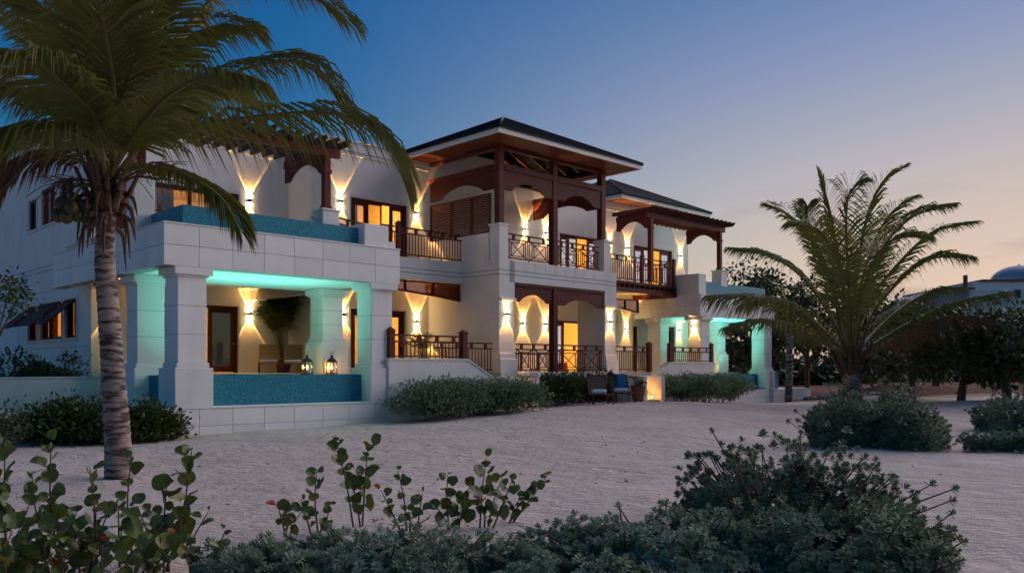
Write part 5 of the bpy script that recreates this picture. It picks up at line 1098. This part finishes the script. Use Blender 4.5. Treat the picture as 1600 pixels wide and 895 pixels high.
sg_at(110, 6.1, [(90, 800, 0), (130, 830, .2), (70, 840, -.1), (150, 800, .1), (110, 850, -.2)], 'spreading knee-high sea grape in the thick of the dense patch', 58, .16)
sg_at(225, 6.3, [(215, 790, 0), (255, 815, .2), (190, 820, -.1), (275, 850, -.2)], 'knee-high sea grape on bare ground below the slender red-topped one', 59, .15)
sg_at(15, 5.9, [(10, 830, 0), (40, 850, .1), (-10, 860, -.1)], 'low sea grape at the foot of the tall outermost plant', 60, .15)
# dry leaf litter
pl_ = []; 
for px, d in [(random.uniform(560, 800), random.uniform(8.0, 9.2)) for _ in range(40)] + [(random.uniform(60, 340), random.uniform(6.1, 7.2)) for _ in range(30)] + [(random.uniform(300, 1500), random.uniform(9, 24)) for _ in range(120)]:
    p = gp(px, d); pl_.append((p.x, p.y, p.z + .01))
pl_ = np.array(pl_); n_ = len(pl_); dd = rand_unit(n_); dd[:, 2] *= .25
lt = link('leaf_litter', leaves_mesh('leaf_litter', pl_, dd, np.tile([0, 0, 1.], (n_, 1)) + .4 * rand_unit(n_), RNG.uniform(.03, .12, n_), RNG.uniform(.015, .05, n_), .3), mat('dry_litter', (.17, .075, .04), .8, noise=(5, .6, (.08, .05, .035))))
tag(lt, 'dry fallen leaves scattered over the sand', 'leaves', kind='stuff')
# red fruit-like old leaf cluster marks are covered by the leaf parts

# ---- trees on the right and behind
def tree(name, loc, trunk_h, crown, nl, label, m=DARKL, leaf=.22, seed=1, trunk_r=.16, lean=(0, 0), group='trees beyond the villa', nlimb=7):
    """crown = (rx, ry, rz, zc): foliage clumps through the crown's volume with gaps"""
    rg = np.random.default_rng(seed); o = empty(name, loc); tag(o, label, 'tree', group); rx, ry, rz, zc = crown
    top = Vector((lean[0], lean[1], trunk_h)); sp = [(bez([Vector((0, 0, -.3)), Vector((lean[0] * .3 + rg.normal(0, .08), lean[1] * .3, trunk_h * .5)), top], 9), [trunk_r * (1.25 - .06 * i) for i in range(9)])]
    ncl = max(14, nl // 90); q = rg.normal(size=(ncl, 3)); q = unit(q) * (rg.uniform(.25, 1, (ncl, 1)) ** .5); c = q * np.array([rx, ry, rz]) + np.array([lean[0], lean[1], zc]); c[:, 2] = np.maximum(c[:, 2], zc - rz * .8)
    tr = tubes('trunk', sp, BARK, o, 9); lim = []
    for k in range(nlimb):
        t = Vector(c[k]); st_ = top * rg.uniform(.45, .95); lim.append((bez([st_, st_.lerp(t, .5) + Vector((0, 0, -.1 * rz)), t], 6), [trunk_r * .55, trunk_r * .45, trunk_r * .36, trunk_r * .27, trunk_r * .2, trunk_r * .12]))
    tubes('limb', lim, BARK, tr, 6)
    i = rg.integers(0, ncl, nl); sg = rg.uniform(.5, 1.1, ncl)[i][:, None] * np.array([rx, ry, rz]).min() * .26
    P = c[i] + rg.normal(0, 1, (nl, 3)) * sg; D = unit(P - c[i] + rg.normal(0, .7, (nl, 3)) * sg); N = unit(rg.normal(0, .6, (nl, 3)) + np.array([0, 0, 1])); L = leaf * rg.uniform(.6, 1.3, nl)
    link('crown', leaves_mesh('crown', P, D, N, L, L * .6, .12, .1), m, o)['kind'] = 'stuff'
    return o
TL = [(1425, 36, 2.0, (2.4, 1.8, 1.15, 2.0), 'spreading dark tree right behind the far palm'), (1500, 33, 1.5, (2.6, 2, 1.25, 2.1), 'broad dark sea grape tree with a bent trunk above the white dune'),
      (1575, 31, 1.6, (2.4, 2, 1.2, 2.05), 'broad dark tree in front of the domed house'), (1660, 32, 1.6, (2.6, 2, 1.4, 2.1), 'dark tree beyond the domed house side of the dune'),
      (1385, 46, 2.2, (2.6, 2, 1.6, 3.0), 'dark tree behind the palm fronds over the rock edging'), (1320, 52, 2.2, (3, 2, 1.9, 3.4), 'dark tree closing the gap behind the palm trunk'),
      (1262, 56, 2.6, (2.8, 2, 2.4, 4.2), 'dark tree behind the lone trunk beside the far pavilion'), (1205, 60, 3.2, (3, 2, 2.6, 5.6), 'taller thin-topped tree rising over the far plunge pool'),
      (1165, 62, 3.2, (2.8, 2, 2.4, 6.4), 'thin-topped tree showing above the far plunge pool beside the pergola post'), (1135, 58, 2.4, (2.5, 2, 2.2, 3.4), 'dark tree seen through the far pavilion'),
      (1460, 50, 2.5, (3.2, 2, 1.7, 3.0), 'dark tree far behind the palm toward the domed house'), (1560, 52, 2.5, (3.4, 2, 1.5, 2.7), 'dark tree below the domed house')]
for k, (px, d, th_, cr2, lb) in enumerate(TL):
    tree('tree', gp(px, d), th_, cr2, 3600 if d < 40 else 2600, lb, DARKL, .24 if d < 40 else .34, 70 + k, .14, ((.5, 0) if k == 1 else (0, 0)))
# bare lone trunk beside the far pavilion
lp = gp(1232, 44); o = empty('palm_trunk', lp); tag(o, 'bare straight palm trunk standing beside the far pavilion', 'trunk')
ringed_trunk('trunk', [Vector((0, 0, -.3)), Vector((.02, 0, 1.2)), Vector((.05, 0, 3.6))], .21, .17, o, 24)
tubes('broken_stubs', [([Vector((-.1, 0, 3.0)), Vector((-.4, -.1, 3.35)), Vector((-.45, -.1, 3.1))], .05), ([Vector((.1, 0, 3.3)), Vector((.3, 0, 3.8))], .04)], FIBRE, o, 6)
# distant belt of scrub
def belt():
    n = 42000; x = RNG.uniform(-10, 150, n); y = RNG.uniform(68, 95, n); h = 2.6 + 1.2 * np.sin(x * .35) + .8 * np.sin(x * .9 + 2) + 1.2 * np.sin(x * .13 + 1); z = .1 + np.abs(RNG.uniform(0, 1, n)) * h
    P = np.stack([x, y, z], 1); L = RNG.uniform(.6, 1.4, n)
    tag(link('woodland', leaves_mesh('woodland', P, rand_unit(n), np.tile([0, 0, 1.], (n, 1)) + .5 * rand_unit(n), L, L * .7, .1), DARKL), 'far dark coastal scrub behind the villa', 'woodland', kind='stuff')
belt()
# rocks edging the soil bed
def rock(loc, r, seed, label):
    rg = np.random.default_rng(seed); bm = bmesh.new(); bmesh.ops.create_icosphere(bm, subdivisions=2, radius=r)
    for v in bm.verts: v.co *= 1 + rg.normal(0, .09); v.co.z *= .6
    me = bpy.data.meshes.new('rock'); bm.to_mesh(me); bm.free(); o = link('rock', me, mat('rock', (.36, .31, .28), .9, noise=(5, .6, (.22, .18, .16)), bump=(9, .8)), None, loc + Vector((0, 0, r * .3)), (0, 0, rg.uniform(0, 6))); tag(o, label, 'rock', 'pale rocks edging the red soil bed')
for k in range(14):
    px = 1245 + k * 13.0; rock(gp(px, 47.5 - k * .85), .22 + .13 * random.random(), k, 'pale rock in the line edging the red soil between the far pavilion and the palm')
# far house with a dome
def far_house():
    d = 92.0; o = empty('house', (0, 0, 0)); b = at(1550, 545, d); o.location = (b.x, b.y, .3); tag(o, 'distant white house with a domed roof and roof terraces above the trees', 'house')
    M = STUCCO; DM = mat('dome', (.34, .38, .44), .6, noise=(2, .3, (.28, .31, .36)))
    def X(px, t=0): return (px - HX) / FPX * (d + t) - b.x
    def Z(py): return EZ + (HY - py) / FPX * d - .3
    boxes('wall', [(X(1482), X(1700), 0, 10, 0, Z(452)), (X(1520, 1.5), X(1720, 1.5), 1.5, 10, Z(452) + .002, Z(438)), (X(1555, 3), X(1640, 3), 3, 9, Z(438) + .002, Z(432))], M, o, .03)
    boxes('roof_slab', [(X(1478), X(1522), -.3, 10.3, Z(452) + .004, Z(449)), (X(1535, 1.2), X(1645, 1.2), 1.2, 10, Z(438) + .004, Z(434.5))], mat('house_wood', (.2, .1, .07), .7), o, .02)
    r_ = X(1625) - X(1582) ; lathe('dome', [(r_ * math.cos(a), r_ * .62 * math.sin(a)) for a in np.linspace(0, 1.5, 9)] + [(.15, r_ * .64), (.001, r_ * .68)], DM, o, 24, (X(1592, 6), 6, Z(431)))
    boxes('chimney', [(X(1516), X(1520), 1, 1.5, Z(452), Z(428))], mat('house_wood', (.2, .1, .07)), o, .02)
    for a, b_, c, e in ((1580, 1592, 500, 486), (1584, 1595, 466, 452), (1560, 1575, 466, 455), (1496, 1506, 470, 460), (1540, 1552, 500, 488)):
        w_ = boxes('window', [(X(a), X(b_), -.06, .02, Z(c), Z(e))], mat('house_frame', (.25, .2, .18), .6), o, .01); boxes('pane', [(X(a) + .1, X(b_) - .1, -.075, -.062, Z(c) + .1, Z(e) - .1)], mat('house_pane', (.05, .055, .07), .2), w_, 0)
    boxes('railing', [(X(1500), X(1578), -.25, -.2, Z(470), Z(469))] + [(X(1500 + i * 6), X(1500 + i * 6) + .06, -.25, -.2, Z(477), Z(470)) for i in range(13)], mat('house_wood'if 0 else 'house_frame', (.25, .2, .18)), o, 0)
far_house()
b = at(1458, 478, 80); o = empty('house', (b.x, b.y, .3)); tag(o, 'distant low house with a pale blue-grey curved roof behind the palm', 'house')
boxes('wall', [(-1.6, 3, 0, 6, 0, b.z - .5)], STUCCO, o, .02)
prism('roof', [(-1.9, b.z - .5), (-1.5, b.z + .3), (-.5, b.z + .95), (1, b.z + 1.2), (3.2, b.z + 1.2), (3.2, b.z - .5)], 's', -.4, 6.4, MATS['dome'], o)
boxes('window', [(.2, 1.2, -.06, .02, b.z - 1.8, b.z - .9)], MATS['house_frame'], o, .01)
# leafy twigs of a small tree at the left edge
tree('tree', gp(-22, 19), 2.4, (.75, .6, .7, 3.2), 420, 'thin-leaved small tree reaching in beside the awning windows', HEDGE, .13, 91, .05, (.15, 0))
